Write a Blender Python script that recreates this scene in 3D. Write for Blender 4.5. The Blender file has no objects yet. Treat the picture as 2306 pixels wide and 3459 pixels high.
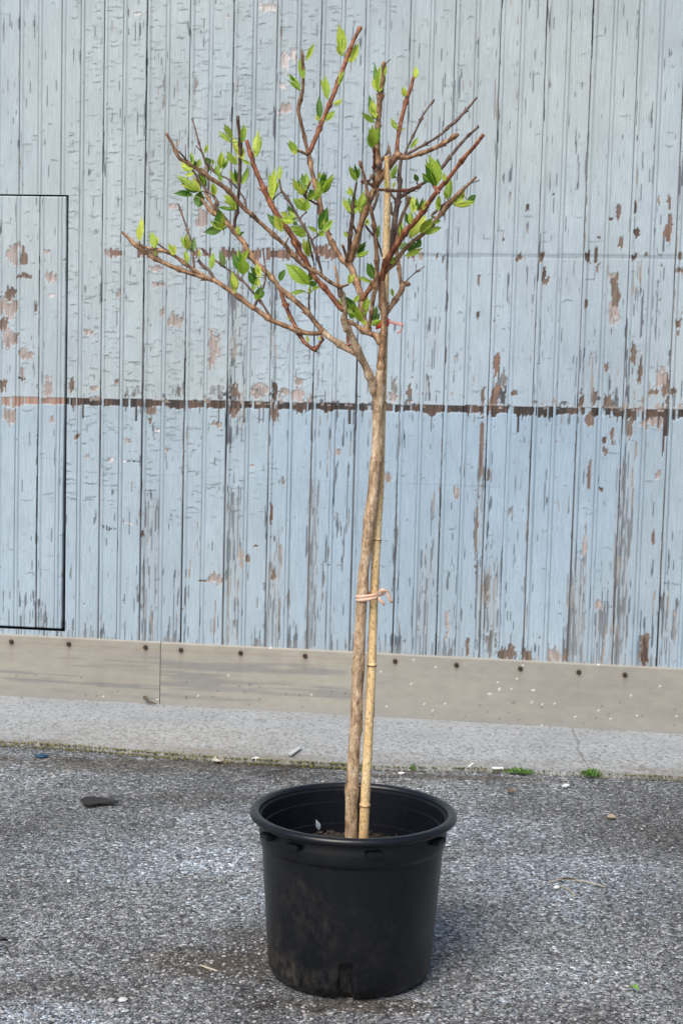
import bpy, bmesh, math, random
import numpy as np
from mathutils import Vector, Matrix
R = math.radians
random.seed(7)
rng = np.random.default_rng(11)
sc = bpy.context.scene
COL = sc.collection

# ------------------------------------------------------------------ camera
# all traced positions below are in pixels of the 2306 x 3459 photograph and are
# turned into points at their own real distance by P() / W() / G().
F, PITCH, ROLL, HC = 5422.9, .0994, .0257, 1.3031
YAW, DW, WB, S0 = .1346, 5.5164, .1516, -1.9196
cp, sp, cr_, sr_ = math.cos(PITCH), math.sin(PITCH), math.cos(ROLL), math.sin(ROLL)
rgt, upv, fwd = Vector((1, 0, 0)), Vector((0, sp, cp)), Vector((0, cp, -sp))
ax = rgt * cr_ + upv * sr_
ay = -rgt * sr_ + upv * cr_
cam_d = bpy.data.cameras.new('camera')
cam = bpy.data.objects.new('camera', cam_d); COL.objects.link(cam)
cam_d.sensor_fit = 'HORIZONTAL'; cam_d.sensor_width = 36
cam_d.lens = 36 * F / 2306
cam_d.clip_end = 500
m3 = Matrix((ax, ay, -fwd)).transposed()
cam.matrix_world = Matrix.Translation((0, 0, HC)) @ m3.to_4x4()
sc.camera = cam
CAM = Vector((0, 0, HC))

# ------------------------------------------------------------------ light
SUN_EL, SUN_AZ = R(50), R(208)        # azimuth clockwise from +Y
w = bpy.data.worlds.new('World'); sc.world = w; w.use_nodes = True
nt = w.node_tree; nt.nodes.clear()
sky = nt.nodes.new('ShaderNodeTexSky'); sky.sky_type = 'NISHITA'; sky.sun_disc = False
sky.sun_elevation = SUN_EL; sky.sun_rotation = SUN_AZ
sky.dust_density = 2.5; sky.air_density = 1.0; sky.ozone_density = 1.0
bg = nt.nodes.new('ShaderNodeBackground'); bg.inputs[1].default_value = .105
wo = nt.nodes.new('ShaderNodeOutputWorld')
nt.links.new(sky.outputs[0], bg.inputs[0]); nt.links.new(bg.outputs[0], wo.inputs[0])
sd = bpy.data.lights.new('sun', 'SUN'); sd.energy = 2.4; sd.angle = R(38); sd.color = (1, .94, .86)
so = bpy.data.objects.new('sun', sd); COL.objects.link(so)
dirv = Vector((math.sin(SUN_AZ) * math.cos(SUN_EL), math.cos(SUN_AZ) * math.cos(SUN_EL), math.sin(SUN_EL)))
so.rotation_euler = dirv.to_track_quat('Z', 'Y').to_euler()
sc.view_settings.view_transform = 'Standard'; sc.view_settings.look = 'None'
sc.view_settings.exposure = 0.42; sc.view_settings.gamma = 1

# ------------------------------------------------------------------ pixel -> place
def ray(u, v):
    u -= 1153; v -= 1729.5
    X = u * cr_ + v * sr_; Y = -u * sr_ + v * cr_
    return rgt * (X / F) + fwd - upv * (Y / F)
def P(u, v, y):
    d = ray(u, v); return CAM + d * (y / d.y)
def G(u, v, z=0.0):
    d = ray(u, v); return CAM + d * ((z - HC) / d.z)
EN = Vector((math.sin(YAW), math.cos(YAW), 0)); ES = Vector((math.cos(YAW), -math.sin(YAW), 0))
def W(u, v, off=0.0):                      # -> (s, z) on the wall plane
    d = ray(u, v); p = CAM + d * ((DW - off - EN.dot(CAM)) / EN.dot(d))
    return p.dot(ES), p.z
def wall_pt(s, z, off=0.0):                # off = towards the camera
    return EN * (DW - off) + ES * s + Vector((0, 0, z))

# ------------------------------------------------------------------ object helpers
def tag(o, label=None, cat=None, group=None, kind=None):
    if label: o['label'] = label
    if cat: o['category'] = cat
    if group: o['group'] = group
    if kind: o['kind'] = kind
    return o
def empty(name, loc):
    o = bpy.data.objects.new(name, None); COL.objects.link(o); o.location = loc
    o.empty_display_size = .1
    return o
def link(name, me, mat, parent=None, smooth=True):
    o = bpy.data.objects.new(name, me); COL.objects.link(o)
    if mat: me.materials.append(mat)
    if smooth:
        me.polygons.foreach_set('use_smooth', np.ones(len(me.polygons), bool))
    if parent:
        o.parent = parent
        base = parent
        off = Vector((0, 0, 0))
        while base: off += base.location; base = base.parent
        o.location = Vector((0, 0, 0)) - off      # meshes are written in world coordinates
    return o
class MB:
    def __init__(s): s.v = []; s.f = []; s.uv = []; s.c = []
    def add(s, vs, fs, uvs=None, col=None):
        n = len(s.v); s.v += [tuple(p) for p in vs]; s.f += [tuple(i + n for i in f) for f in fs]
        s.uv += uvs if uvs else [(0, 0)] * len(vs)
        s.c += [col if col else (1, 1, 1, 1)] * len(vs)
    def mesh(s, name):
        me = bpy.data.meshes.new(name); me.from_pydata(s.v, [], s.f); me.update()
        a = me.attributes.new('leafuv', 'FLOAT_VECTOR', 'POINT')
        a.data.foreach_set('vector', np.array([(u, v, 0) for u, v in s.uv], float).ravel())
        a = me.attributes.new('Col', 'FLOAT_COLOR', 'POINT')
        a.data.foreach_set('color', np.array(s.c, float).ravel())
        return me
    def build(s, name, mat, parent=None, smooth=True):
        return link(name, s.mesh(name), mat, parent, smooth)
def box(mb, c, ex, ey, ez, hx, hy, hz, col=None):
    c = Vector(c); vs = []
    for a in (-1, 1):
        for b in (-1, 1):
            for d in (-1, 1): vs.append(c + ex * hx * a + ey * hy * b + ez * hz * d)
    mb.add(vs, [(0, 1, 3, 2), (4, 6, 7, 5), (0, 4, 5, 1), (2, 3, 7, 6), (0, 2, 6, 4), (1, 5, 7, 3)], col=col)
def tube(mb, pts, rad, seg=8, jit=0.0, cap=True, col=None, squash=None):
    pts = [Vector(p) for p in pts]; n = len(pts); vs = []; fs = []
    t0 = (pts[1] - pts[0]).normalized()
    nrm = t0.cross(Vector((0, 1, .1))).normalized()
    for i, p in enumerate(pts):
        t = (pts[min(i + 1, n - 1)] - pts[max(i - 1, 0)]).normalized()
        nrm = (nrm - t * nrm.dot(t)).normalized(); b = t.cross(nrm)
        for k in range(seg):
            a = 2 * math.pi * k / seg
            r = rad[i] * (1 + (random.uniform(-jit, jit) if jit else 0))
            d = nrm * math.cos(a) + b * math.sin(a)
            if squash: d = nrm * math.cos(a) * squash + b * math.sin(a)
            vs.append(p + d * r)
    for i in range(n - 1):
        for k in range(seg):
            k2 = (k + 1) % seg
            fs.append((i * seg + k, i * seg + k2, (i + 1) * seg + k2, (i + 1) * seg + k))
    if cap:
        vs.append(pts[0]); vs.append(pts[-1])
        for k in range(seg):
            k2 = (k + 1) % seg
            fs.append((n * seg, k2, k)); fs.append((n * seg + 1, (n - 1) * seg + k, (n - 1) * seg + k2))
    mb.add(vs, fs, col=col)
def smoothpath(pts, rad, step):
    P_ = [Vector(p) for p in pts]; out = []; ro = []
    for i in range(len(P_) - 1):
        p0 = P_[max(i - 1, 0)]; p1 = P_[i]; p2 = P_[i + 1]; p3 = P_[min(i + 2, len(P_) - 1)]
        n = max(1, int((p2 - p1).length / step))
        for k in range(n):
            t = k / n
            q = .5 * ((2 * p1) + (p2 - p0) * t + (2 * p0 - 5 * p1 + 4 * p2 - p3) * t * t + (3 * p1 - p0 - 3 * p2 + p3) * t ** 3)
            out.append(q.lerp(p1.lerp(p2, t), .35)); ro.append(rad[i] * (1 - t) + rad[i + 1] * t)
    out.append(P_[-1]); ro.append(rad[-1])
    return out, ro

# ------------------------------------------------------------------ numpy noise
def _h(ix, iy, seed):
    a = (ix.astype(np.int64) * 374761393 + iy.astype(np.int64) * 668265263 + seed * 2147483647) & 0xffffffff
    a = ((a ^ (a >> 13)) * 1274126177) & 0xffffffff
    a = ((a ^ (a >> 15)) * 2246822519) & 0xffffffff
    return ((a ^ (a >> 16)) & 0xffffff) / 16777215.0
def vn(x, y, seed=0):
    xi = np.floor(x); yi = np.floor(y); fx = x - xi; fy = y - yi
    fx = fx * fx * (3 - 2 * fx); fy = fy * fy * (3 - 2 * fy)
    a = _h(xi, yi, seed); b = _h(xi + 1, yi, seed); c = _h(xi, yi + 1, seed); d = _h(xi + 1, yi + 1, seed)
    return (a * (1 - fx) + b * fx) * (1 - fy) + (c * (1 - fx) + d * fx) * fy
def fbm(x, y, seed=0, o=3):
    r = 0; s = 0; k = 1
    for i in range(o): r = r + vn(x / k, y / k, seed + i) * k; s += k; k *= .5
    return r / s
def sst(a, b, x):
    t = np.clip((x - a) / (b - a), 0, 1); return t * t * (3 - 2 * t)

# ------------------------------------------------------------------ materials
def newmat(name):
    m = bpy.data.materials.new(name); m.use_nodes = True
    n = m.node_tree; return m, n, n.nodes['Principled BSDF']
def N(n, t, **k):
    x = n.nodes.new(t)
    for a, b in k.items(): setattr(x, a, b)
    return x
def noise(n, scale, detail=3, vec=None, rough=.55, dist=0):
    x = N(n, 'ShaderNodeTexNoise'); x.inputs['Scale'].default_value = scale; x.inputs['Detail'].default_value = detail
    x.inputs['Roughness'].default_value = rough; x.inputs['Distortion'].default_value = dist
    if vec: n.links.new(vec, x.inputs['Vector'])
    return x.outputs['Fac']
def ramp(n, fac, stops, interp='LINEAR'):
    x = N(n, 'ShaderNodeValToRGB'); cr = x.color_ramp; cr.interpolation = interp
    while len(cr.elements) < len(stops): cr.elements.new(.5)
    for e, (p, c) in zip(cr.elements, stops):
        e.position = p; e.color = (*c, 1) if len(c) == 3 else c
    n.links.new(fac, x.inputs[0]); return x.outputs[0]
def mix(n, fac, a, b, mode='MIX'):
    x = N(n, 'ShaderNodeMix', data_type='RGBA', blend_type=mode)
    for sck, val in ((x.inputs[0], fac), (x.inputs[6], a), (x.inputs[7], b)):
        if isinstance(val, (int, float)): sck.default_value = val
        elif isinstance(val, tuple): sck.default_value = (*val, 1)
        else: n.links.new(val, sck)
    return x.outputs[2]
def bump(n, b, h, strength, dist, prev=None):
    x = N(n, 'ShaderNodeBump'); x.inputs['Strength'].default_value = strength; x.inputs['Distance'].default_value = dist
    n.links.new(h, x.inputs['Height'])
    if prev: n.links.new(prev, x.inputs['Normal'])
    n.links.new(x.outputs[0], b.inputs['Normal']); return x.outputs[0]
def objco(n, scale=(1, 1, 1)):
    t = N(n, 'ShaderNodeTexCoord'); mp = N(n, 'ShaderNodeMapping'); mp.inputs['Scale'].default_value = scale
    n.links.new(t.outputs['Object'], mp.inputs['Vector']); return mp.outputs[0]
def mathn(n, op, a, b=None, c=None):
    x = N(n, 'ShaderNodeMath', operation=op)
    for i, val in enumerate((a, b, c)):
        if val is None: continue
        if isinstance(val, (int, float)): x.inputs[i].default_value = val
        else: n.links.new(val, x.inputs[i])
    return x.outputs[0]

def mat_wall():
    m, n, b = newmat('weathered_paint')
    at = N(n, 'ShaderNodeAttribute', attribute_name='Col')
    co = objco(n); cz = objco(n, (260, 260, 14))
    f = noise(n, 420, 3, co); g = noise(n, 1, 3, cz)
    c1 = mix(n, 1.0, at.outputs['Color'], ramp(n, f, [(.25, (.82, .82, .83)), (.7, (1.1, 1.1, 1.1))]), 'MULTIPLY')
    c2 = mix(n, .6, c1, ramp(n, g, [(.3, (.80, .81, .82)), (.65, (1.12, 1.12, 1.12))]), 'MULTIPLY')
    g2 = noise(n, 1, 2, objco(n, (190, 190, 16)), .5); g3 = noise(n, 3.5, 3, co)
    ck_ = ramp(n, g2, [(.27, (.30, .32, .34)), (.315, (1, 1, 1))]); c2 = mix(n, ramp(n, g3, [(.45, (0, 0, 0)), (.62, (1, 1, 1))]), c2, mix(n, 1.0, c2, ck_, 'MULTIPLY'))
    n.links.new(c2, b.inputs['Base Color']); b.inputs['Roughness'].default_value = .55
    p = bump(n, b, g, .25, .0012); bump(n, b, f, .3, .0012, p)
    return m
def mat_col(name, rough=.8, sc1=300, lo=.75, hi=1.2, bs=.5, bd=.002, spec=.5):
    m, n, b = newmat(name)
    at = N(n, 'ShaderNodeAttribute', attribute_name='Col'); co = objco(n); f = noise(n, sc1, 4, co)
    n.links.new(mix(n, 1.0, at.outputs['Color'], ramp(n, f, [(.3, (lo,) * 3), (.7, (hi,) * 3)]), 'MULTIPLY'), b.inputs['Base Color'])
    b.inputs['Roughness'].default_value = rough; b.inputs['Specular IOR Level'].default_value = spec
    bump(n, b, f, bs, bd); return m
def mat_plain(name, col, rough=.6, var=.2, scale=200, metal=0, bs=.2):
    m, n, b = newmat(name); co = objco(n); f = noise(n, scale, 4, co)
    n.links.new(ramp(n, f, [(.3, tuple(c * (1 - var) for c in col)), (.7, tuple(min(1, c * (1 + var)) for c in col))]), b.inputs['Base Color'])
    b.inputs['Roughness'].default_value = rough; b.inputs['Metallic'].default_value = metal
    bump(n, b, f, bs, .002); return m

def mat_asphalt():
    m, n, b = newmat('asphalt')
    co = objco(n)
    wz = N(n, 'ShaderNodeTexNoise'); wz.inputs['Scale'].default_value = 90; n.links.new(co, wz.inputs['Vector'])
    dv = N(n, 'ShaderNodeVectorMath', operation='MULTIPLY_ADD')
    n.links.new(wz.outputs['Color'], dv.inputs[0]); dv.inputs[1].default_value = (.006, .006, .006); n.links.new(co, dv.inputs[2])
    def vor(scale, feat='F1'):
        v = N(n, 'ShaderNodeTexVoronoi', feature=feat); v.inputs['Scale'].default_value = scale
        n.links.new(dv.outputs[0], v.inputs['Vector']); return v
    v1 = vor(120); v2 = vor(230); ve = vor(120, 'DISTANCE_TO_EDGE')
    s1 = N(n, 'ShaderNodeSeparateColor'); n.links.new(v1.outputs['Color'], s1.inputs[0])
    s2 = N(n, 'ShaderNodeSeparateColor'); n.links.new(v2.outputs['Color'], s2.inputs[0])
    stone = ramp(n, s1.outputs[0], [(0, (.04, .042, .044)), (.2, (.10, .104, .106)), (.45, (.205, .212, .216)), (.8, (.36, .372, .378)), (1, (.62, .635, .64))])
    tint = ramp(n, s1.outputs[1], [(0, (1.08, .98, .90)), (.3, (1, 1, 1)), (.8, (.95, 1, 1.03)), (1, (.93, 1.0, 1.05))])
    stone = mix(n, 1.0, stone, tint, 'MULTIPLY')
    fine = ramp(n, s2.outputs[0], [(0, (.035, .037, .038)), (.35, (.12, .124, .127)), (.8, (.31, .32, .325)), (1, (.55, .56, .565))])
    sel = ramp(n, s1.outputs[2], [(.38, (0, 0, 0)), (.42, (1, 1, 1))])
    c = mix(n, sel, stone, fine)
    edge = ramp(n, ve.outputs['Distance'], [(.0, (.35, .35, .35)), (.1, (1, 1, 1))])
    c = mix(n, .8, c, edge, 'MULTIPLY')
    big = noise(n, 1.7, 4, co, .6, .4); med = noise(n, 7, 4, co, .65)
    c = mix(n, 1.0, c, ramp(n, big, [(.32, (.62, .61, .60)), (.5, (.98, .99, 1.0)), (.68, (1.4, 1.43, 1.46))]), 'MULTIPLY')
    c = mix(n, .8, c, ramp(n, med, [(.3, (.74, .73, .72)), (.7, (1.2, 1.2, 1.2))]), 'MULTIPLY')
    # dirt patches: silt on the ground; the one at the pot's front also paints contact shade
    geo = N(n, 'ShaderNodeNewGeometry'); sx = N(n, 'ShaderNodeSeparateXYZ'); n.links.new(geo.outputs['Position'], sx.inputs[0])
    wob = noise(n, 11, 4, co, .6)
    tot = None
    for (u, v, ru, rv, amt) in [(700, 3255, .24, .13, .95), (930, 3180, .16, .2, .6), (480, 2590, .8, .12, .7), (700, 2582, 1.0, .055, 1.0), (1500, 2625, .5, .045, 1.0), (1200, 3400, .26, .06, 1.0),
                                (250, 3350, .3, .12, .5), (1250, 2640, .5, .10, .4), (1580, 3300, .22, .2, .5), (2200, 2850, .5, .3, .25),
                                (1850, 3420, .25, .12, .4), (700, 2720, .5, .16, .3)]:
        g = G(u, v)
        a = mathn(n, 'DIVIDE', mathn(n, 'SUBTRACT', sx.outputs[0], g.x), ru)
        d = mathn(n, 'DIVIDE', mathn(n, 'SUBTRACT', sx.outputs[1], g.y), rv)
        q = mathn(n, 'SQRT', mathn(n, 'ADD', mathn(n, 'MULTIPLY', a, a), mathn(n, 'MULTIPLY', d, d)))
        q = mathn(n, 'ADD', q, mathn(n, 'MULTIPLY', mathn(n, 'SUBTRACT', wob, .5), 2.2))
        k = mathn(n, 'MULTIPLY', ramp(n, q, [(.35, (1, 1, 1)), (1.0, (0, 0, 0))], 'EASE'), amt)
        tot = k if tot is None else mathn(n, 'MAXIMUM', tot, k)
    cl = None     # swept, cleaner stone between the silted parts
    for (u, v, ru, rv) in [(420, 2900, .55, .28), (1050, 2760, .7, .18), (1950, 2980, .45, .35), (1650, 3330, .35, .2), (1600, 2800, .4, .25), (120, 3420, .25, .1), (880, 3050, .2, .3)]:
        g = G(u, v); a = mathn(n, 'DIVIDE', mathn(n, 'SUBTRACT', sx.outputs[0], g.x), ru); d = mathn(n, 'DIVIDE', mathn(n, 'SUBTRACT', sx.outputs[1], g.y), rv)
        q = mathn(n, 'ADD', mathn(n, 'SQRT', mathn(n, 'ADD', mathn(n, 'MULTIPLY', a, a), mathn(n, 'MULTIPLY', d, d))), mathn(n, 'MULTIPLY', mathn(n, 'SUBTRACT', med, .5), 1.6))
        k = ramp(n, q, [(.3, (1, 1, 1)), (1.0, (0, 0, 0))], 'EASE'); cl = k if cl is None else mathn(n, 'MAXIMUM', cl, k)
    c = mix(n, cl, c, mix(n, 1.0, c, (1.38, 1.46, 1.55), 'MULTIPLY'))
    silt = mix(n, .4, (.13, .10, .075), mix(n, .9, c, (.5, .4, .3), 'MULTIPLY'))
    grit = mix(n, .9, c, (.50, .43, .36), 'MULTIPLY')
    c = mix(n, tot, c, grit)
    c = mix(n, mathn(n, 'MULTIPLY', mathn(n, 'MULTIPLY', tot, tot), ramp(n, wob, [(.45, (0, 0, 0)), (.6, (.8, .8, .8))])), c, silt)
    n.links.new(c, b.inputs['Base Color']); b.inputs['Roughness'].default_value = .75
    b.inputs['Specular IOR Level'].default_value = .45
    inv = mathn(n, 'MULTIPLY', mathn(n, 'MINIMUM', ve.outputs['Distance'], .3), 3.0)
    h = mathn(n, 'ADD', inv, mathn(n, 'MULTIPLY', s1.outputs[1], .6))
    pr = bump(n, b, h, .9, .003)
    bump(n, b, s2.outputs[1], .35, .002, pr)
    return m

def mat_bark(name, a, c_, d, scale=90):
    m, n, b = newmat(name); co = objco(n, (1, 1, .35)); f = noise(n, scale, 5, co, .65); g = noise(n, 700, 2, objco(n)); h = noise(n, 260, 3, objco(n, (1, 1, .5)), .6)
    c = ramp(n, f, [(.30, a), (.5, c_), (.70, d)])
    c = mix(n, .7, c, ramp(n, g, [(.35, (.7, .68, .66)), (.6, (1.15, 1.15, 1.15))]), 'MULTIPLY')
    c = mix(n, .85, c, ramp(n, h, [(.34, (.42, .37, .33)), (.46, (1, 1, 1)), (.68, (1.2, 1.17, 1.1))]), 'MULTIPLY')
    n.links.new(c, b.inputs['Base Color']); b.inputs['Roughness'].default_value = .62
    p = bump(n, b, f, .6, .003); bump(n, b, h, .5, .0015, p); return m

def mat_leaf():
    m, n, b = newmat('young_leaf')
    at = N(n, 'ShaderNodeAttribute', attribute_name='Col'); uv = N(n, 'ShaderNodeAttribute', attribute_name='leafuv')
    sx = N(n, 'ShaderNodeSeparateXYZ'); n.links.new(uv.outputs['Vector'], sx.inputs[0])
    au = mathn(n, 'ABSOLUTE', sx.outputs[0])
    mid = mathn(n, 'LESS_THAN', au, .07)
    ph = mathn(n, 'SUBTRACT', mathn(n, 'MULTIPLY', sx.outputs[1], 7.0), mathn(n, 'MULTIPLY', au, 2.2))
    vein = mathn(n, 'POWER', mathn(n, 'ABSOLUTE', mathn(n, 'SINE', mathn(n, 'MULTIPLY', ph, math.pi))), .5)
    col = mix(n, mathn(n, 'MULTIPLY', mathn(n, 'SUBTRACT', 1.0, vein), .45), at.outputs['Color'], mix(n, .5, at.outputs['Color'], (.42, .55, .20)))
    col = mix(n, mathn(n, 'MULTIPLY', mid, .55), col, (.42, .55, .18))
    f = noise(n, 160, 2, objco(n)); col = mix(n, .6, col, ramp(n, f, [(.3, (.75, .8, .7)), (.7, (1.2, 1.15, 1.1))]), 'MULTIPLY')
    n.links.new(col, b.inputs['Base Color']); b.inputs['Roughness'].default_value = .42
    bump(n, b, vein, .5, .0015)
    tr = N(n, 'ShaderNodeBsdfTranslucent'); n.links.new(mix(n, 1.0, col, (1.2, 1.25, .5), 'MULTIPLY'), tr.inputs[0])
    ms = N(n, 'ShaderNodeMixShader'); ms.inputs[0].default_value = .35
    n.links.new(b.outputs[0], ms.inputs[1]); n.links.new(tr.outputs[0], ms.inputs[2])
    n.links.new(ms.outputs[0], n.nodes['Material Output'].inputs[0]); return m

def mat_pot():
    m, n, b = newmat('black_plastic'); co = objco(n)
    cs = objco(n, (1, 1, .65))
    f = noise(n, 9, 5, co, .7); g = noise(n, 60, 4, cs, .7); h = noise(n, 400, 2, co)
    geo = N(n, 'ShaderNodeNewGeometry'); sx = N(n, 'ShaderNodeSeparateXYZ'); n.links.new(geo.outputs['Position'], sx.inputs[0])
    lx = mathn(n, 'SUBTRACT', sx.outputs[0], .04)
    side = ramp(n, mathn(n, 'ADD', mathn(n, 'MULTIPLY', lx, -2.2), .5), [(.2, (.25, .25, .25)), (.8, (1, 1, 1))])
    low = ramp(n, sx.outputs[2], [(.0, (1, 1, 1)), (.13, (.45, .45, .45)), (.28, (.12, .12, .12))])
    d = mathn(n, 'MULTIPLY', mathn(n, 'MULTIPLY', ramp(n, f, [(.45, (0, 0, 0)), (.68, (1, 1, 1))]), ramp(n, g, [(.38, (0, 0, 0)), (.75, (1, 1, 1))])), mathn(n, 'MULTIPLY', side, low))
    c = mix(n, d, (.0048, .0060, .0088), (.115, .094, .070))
    n.links.new(c, b.inputs['Base Color'])
    ro = mathn(n, 'ADD', mathn(n, 'MULTIPLY', g, .22), .20); n.links.new(mathn(n, 'ADD', ro, mathn(n, 'MULTIPLY', d, .4)), b.inputs['Roughness'])
    b.inputs['Specular IOR Level'].default_value = .42
    p = bump(n, b, f, .12, .004); bump(n, b, h, .15, .0006, p); return m

M_wall = mat_wall(); M_asph = mat_asphalt(); M_conc = mat_col('concrete', .85, 260, .72, 1.18, .6, .003)
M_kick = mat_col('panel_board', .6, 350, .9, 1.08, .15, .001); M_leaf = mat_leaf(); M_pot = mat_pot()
M_trunk = mat_bark('trunk_bark', (.13, .08, .045), (.46, .32, .195), (.74, .60, .44), 70)
M_brown = mat_bark('branch_bark', (.07, .035, .02), (.30, .165, .085), (.58, .39, .24))
M_red = mat_bark('red_bark', (.06, .018, .01), (.26, .085, .035), (.45, .21, .10))
M_dark = mat_bark('dark_bark', (.035, .02, .015), (.12, .07, .052), (.27, .19, .145))
M_bamb = mat_bark('bamboo', (.50, .32, .14), (.76, .55, .28), (.84, .68, .42), 28)
M_soil = mat_plain('potting_soil', (.028, .021, .016), .95, .6, 180, 0, 1)
M_black = mat_plain('dark_void', (.01, .01, .01), .9, .2)
M_screw = mat_plain('rusty_screw', (.05, .035, .028), .6, .4, 300, .3)
M_any = mat_col('small_stuff', .7, 400, .7, 1.25, .5, .001)
M_tape = mat_plain('tie_tape', (.72, .48, .35), .45, .15, 120)
M_tape2 = mat_plain('red_tape', (.80, .07, .035), .4, .15, 120)

# ------------------------------------------------------------------ ground
def plane(name, x0, x1, y0, y1, z, mat):
    mb = MB(); mb.add([(x0, y0, z), (x1, y0, z), (x1, y1, z), (x0, y1, z)], [(0, 1, 2, 3)])
    return mb.build(name, mat, None, False)
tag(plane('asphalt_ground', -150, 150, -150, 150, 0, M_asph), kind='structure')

# apron front edge, in wall coordinates (s, distance in front of the wall)
def apron_edge():
    pts = []
    for u, v in [(0, 2515), (300, 2532), (600, 2560), (900, 2578), (1300, 2600), (1700, 2608), (2000, 2622), (2306, 2634)]:
        g = G(u, v, .006); pts.append((g.dot(ES), DW - g.dot(EN)))
    return pts
AE = apron_edge()
s_lo, s_hi = -3.05, 1.45
def edge_at(s):
    xs = np.array([p[0] for p in AE]); ys = np.array([p[1] for p in AE])
    r = np.interp(s, xs, ys)
    return r + .016 * (fbm(np.asarray(s) * 9, np.zeros_like(s) + 3.3, 5, 4) - .5)
def grid_mesh(name, X, col, mat, mask=None, parent=None):
    ny, nx = X.shape[:2]
    me = bpy.data.meshes.new(name)
    idx = np.arange(ny * nx).reshape(ny, nx)
    q = np.stack([idx[:-1, :-1], idx[:-1, 1:], idx[1:, 1:], idx[1:, :-1]], -1).reshape(-1, 4)
    if mask is not None: q = q[mask.ravel()]
    me.vertices.add(ny * nx); me.vertices.foreach_set('co', X.reshape(-1).astype(np.float32))
    me.loops.add(q.size); me.loops.foreach_set('vertex_index', q.ravel().astype(np.int32))
    me.polygons.add(len(q)); me.polygons.foreach_set('loop_start', (np.arange(len(q)) * 4).astype(np.int32))
    me.update(calc_edges=True)
    a = me.attributes.new('Col', 'FLOAT_COLOR', 'POINT')
    c4 = np.ones((ny * nx, 4), np.float32); c4[:, :3] = np.clip(col.reshape(-1, 3), 0, 1); a.data.foreach_set('color', c4.ravel())
    return link(name, me, mat, parent)
en = np.array(EN); es = np.array(ES)
def wp(s, z, off):
    return en * (DW - off)[..., None] + es * s[..., None] + np.array([0, 0, 1.0]) * z[..., None]

ss = np.arange(s_lo, s_hi, .0042); tt = np.linspace(0, 1, 170)
S, T = np.meshgrid(ss, tt); E_ = edge_at(S)
off = -.03 + (E_ + .03) * T
Z = .032 - .020 * T ** 1.2 + .004 * (fbm(S * 6, off * 8, 31) - .5) + .0035 * (fbm(S * 120, off * 120, 32, 2) - .5) * (.4 + T)
Z = np.where(T > .985, -.02, Z)
base = np.array([.345, .362, .375]); dirt = np.array([.17, .15, .11]); pale = np.array([.40, .40, .385])
agg = .65 * vn(S * 210, off * 120, 40) + .35 * vn(S * 110, off * 70, 47); wear = sst(.25, .75, T + .6 * (fbm(S * 2.5, off * 5, 41) - .5))
c = base * (.85 + .3 * fbm(S * 5, off * 9, 42)[..., None])
c = c * (1 - .3 * wear[..., None]) + pale * .3 * wear[..., None]
pit = sst(.36 + .10 * wear, .24 + .10 * wear, agg)[..., None]
c = c * (1 - .45 * pit) + np.array([.11, .11, .105]) * .45 * pit
c = c * (.87 + .26 * agg[..., None]); c = np.where((agg > .84)[..., None], c * 1.2, c)
dz = sst(.72, 1.0, T + .35 * (fbm(S * 7, off * 20, 43) - .5))[..., None] * (.35 + .65 * sst(.4, .6, fbm(S * 3, off, 44)))[..., None]
c = c * (1 - .6 * dz) + dirt * .6 * dz
mid = (np.exp(-((S - W(700, 2500)[0]) / .45) ** 2) * sst(.3, .6, T))[..., None] * .35 * vn(S * 90, off * 90, 46)[..., None]
c = c * (1 - mid) + np.array([.36, .30, .20]) * mid
ck = [(1930, 2465), (1940, 2490), (1955, 2510), (1950, 2530), (1968, 2560), (1985, 2580), (2000, 2600)]
ckp = [G(u, v, .02) for u, v in ck]
for a, b in zip(ckp[:-1], ckp[1:]):
    a2 = np.array([a.dot(ES), DW - a.dot(EN)]); b2 = np.array([b.dot(ES), DW - b.dot(EN)]); d = b2 - a2
    k = np.clip(((S - a2[0]) * d[0] + (off - a2[1]) * d[1]) / (d @ d), 0, 1)
    dist = np.hypot(S - a2[0] - k * d[0], off - a2[1] - k * d[1])
    msk = (dist < .0032)[..., None]; c = np.where(msk, c * .62, c); Z = Z - .003 * msk[..., 0]
tag(grid_mesh('concrete_pavement', wp(S, Z, off), c, M_conc), kind='structure')

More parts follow.
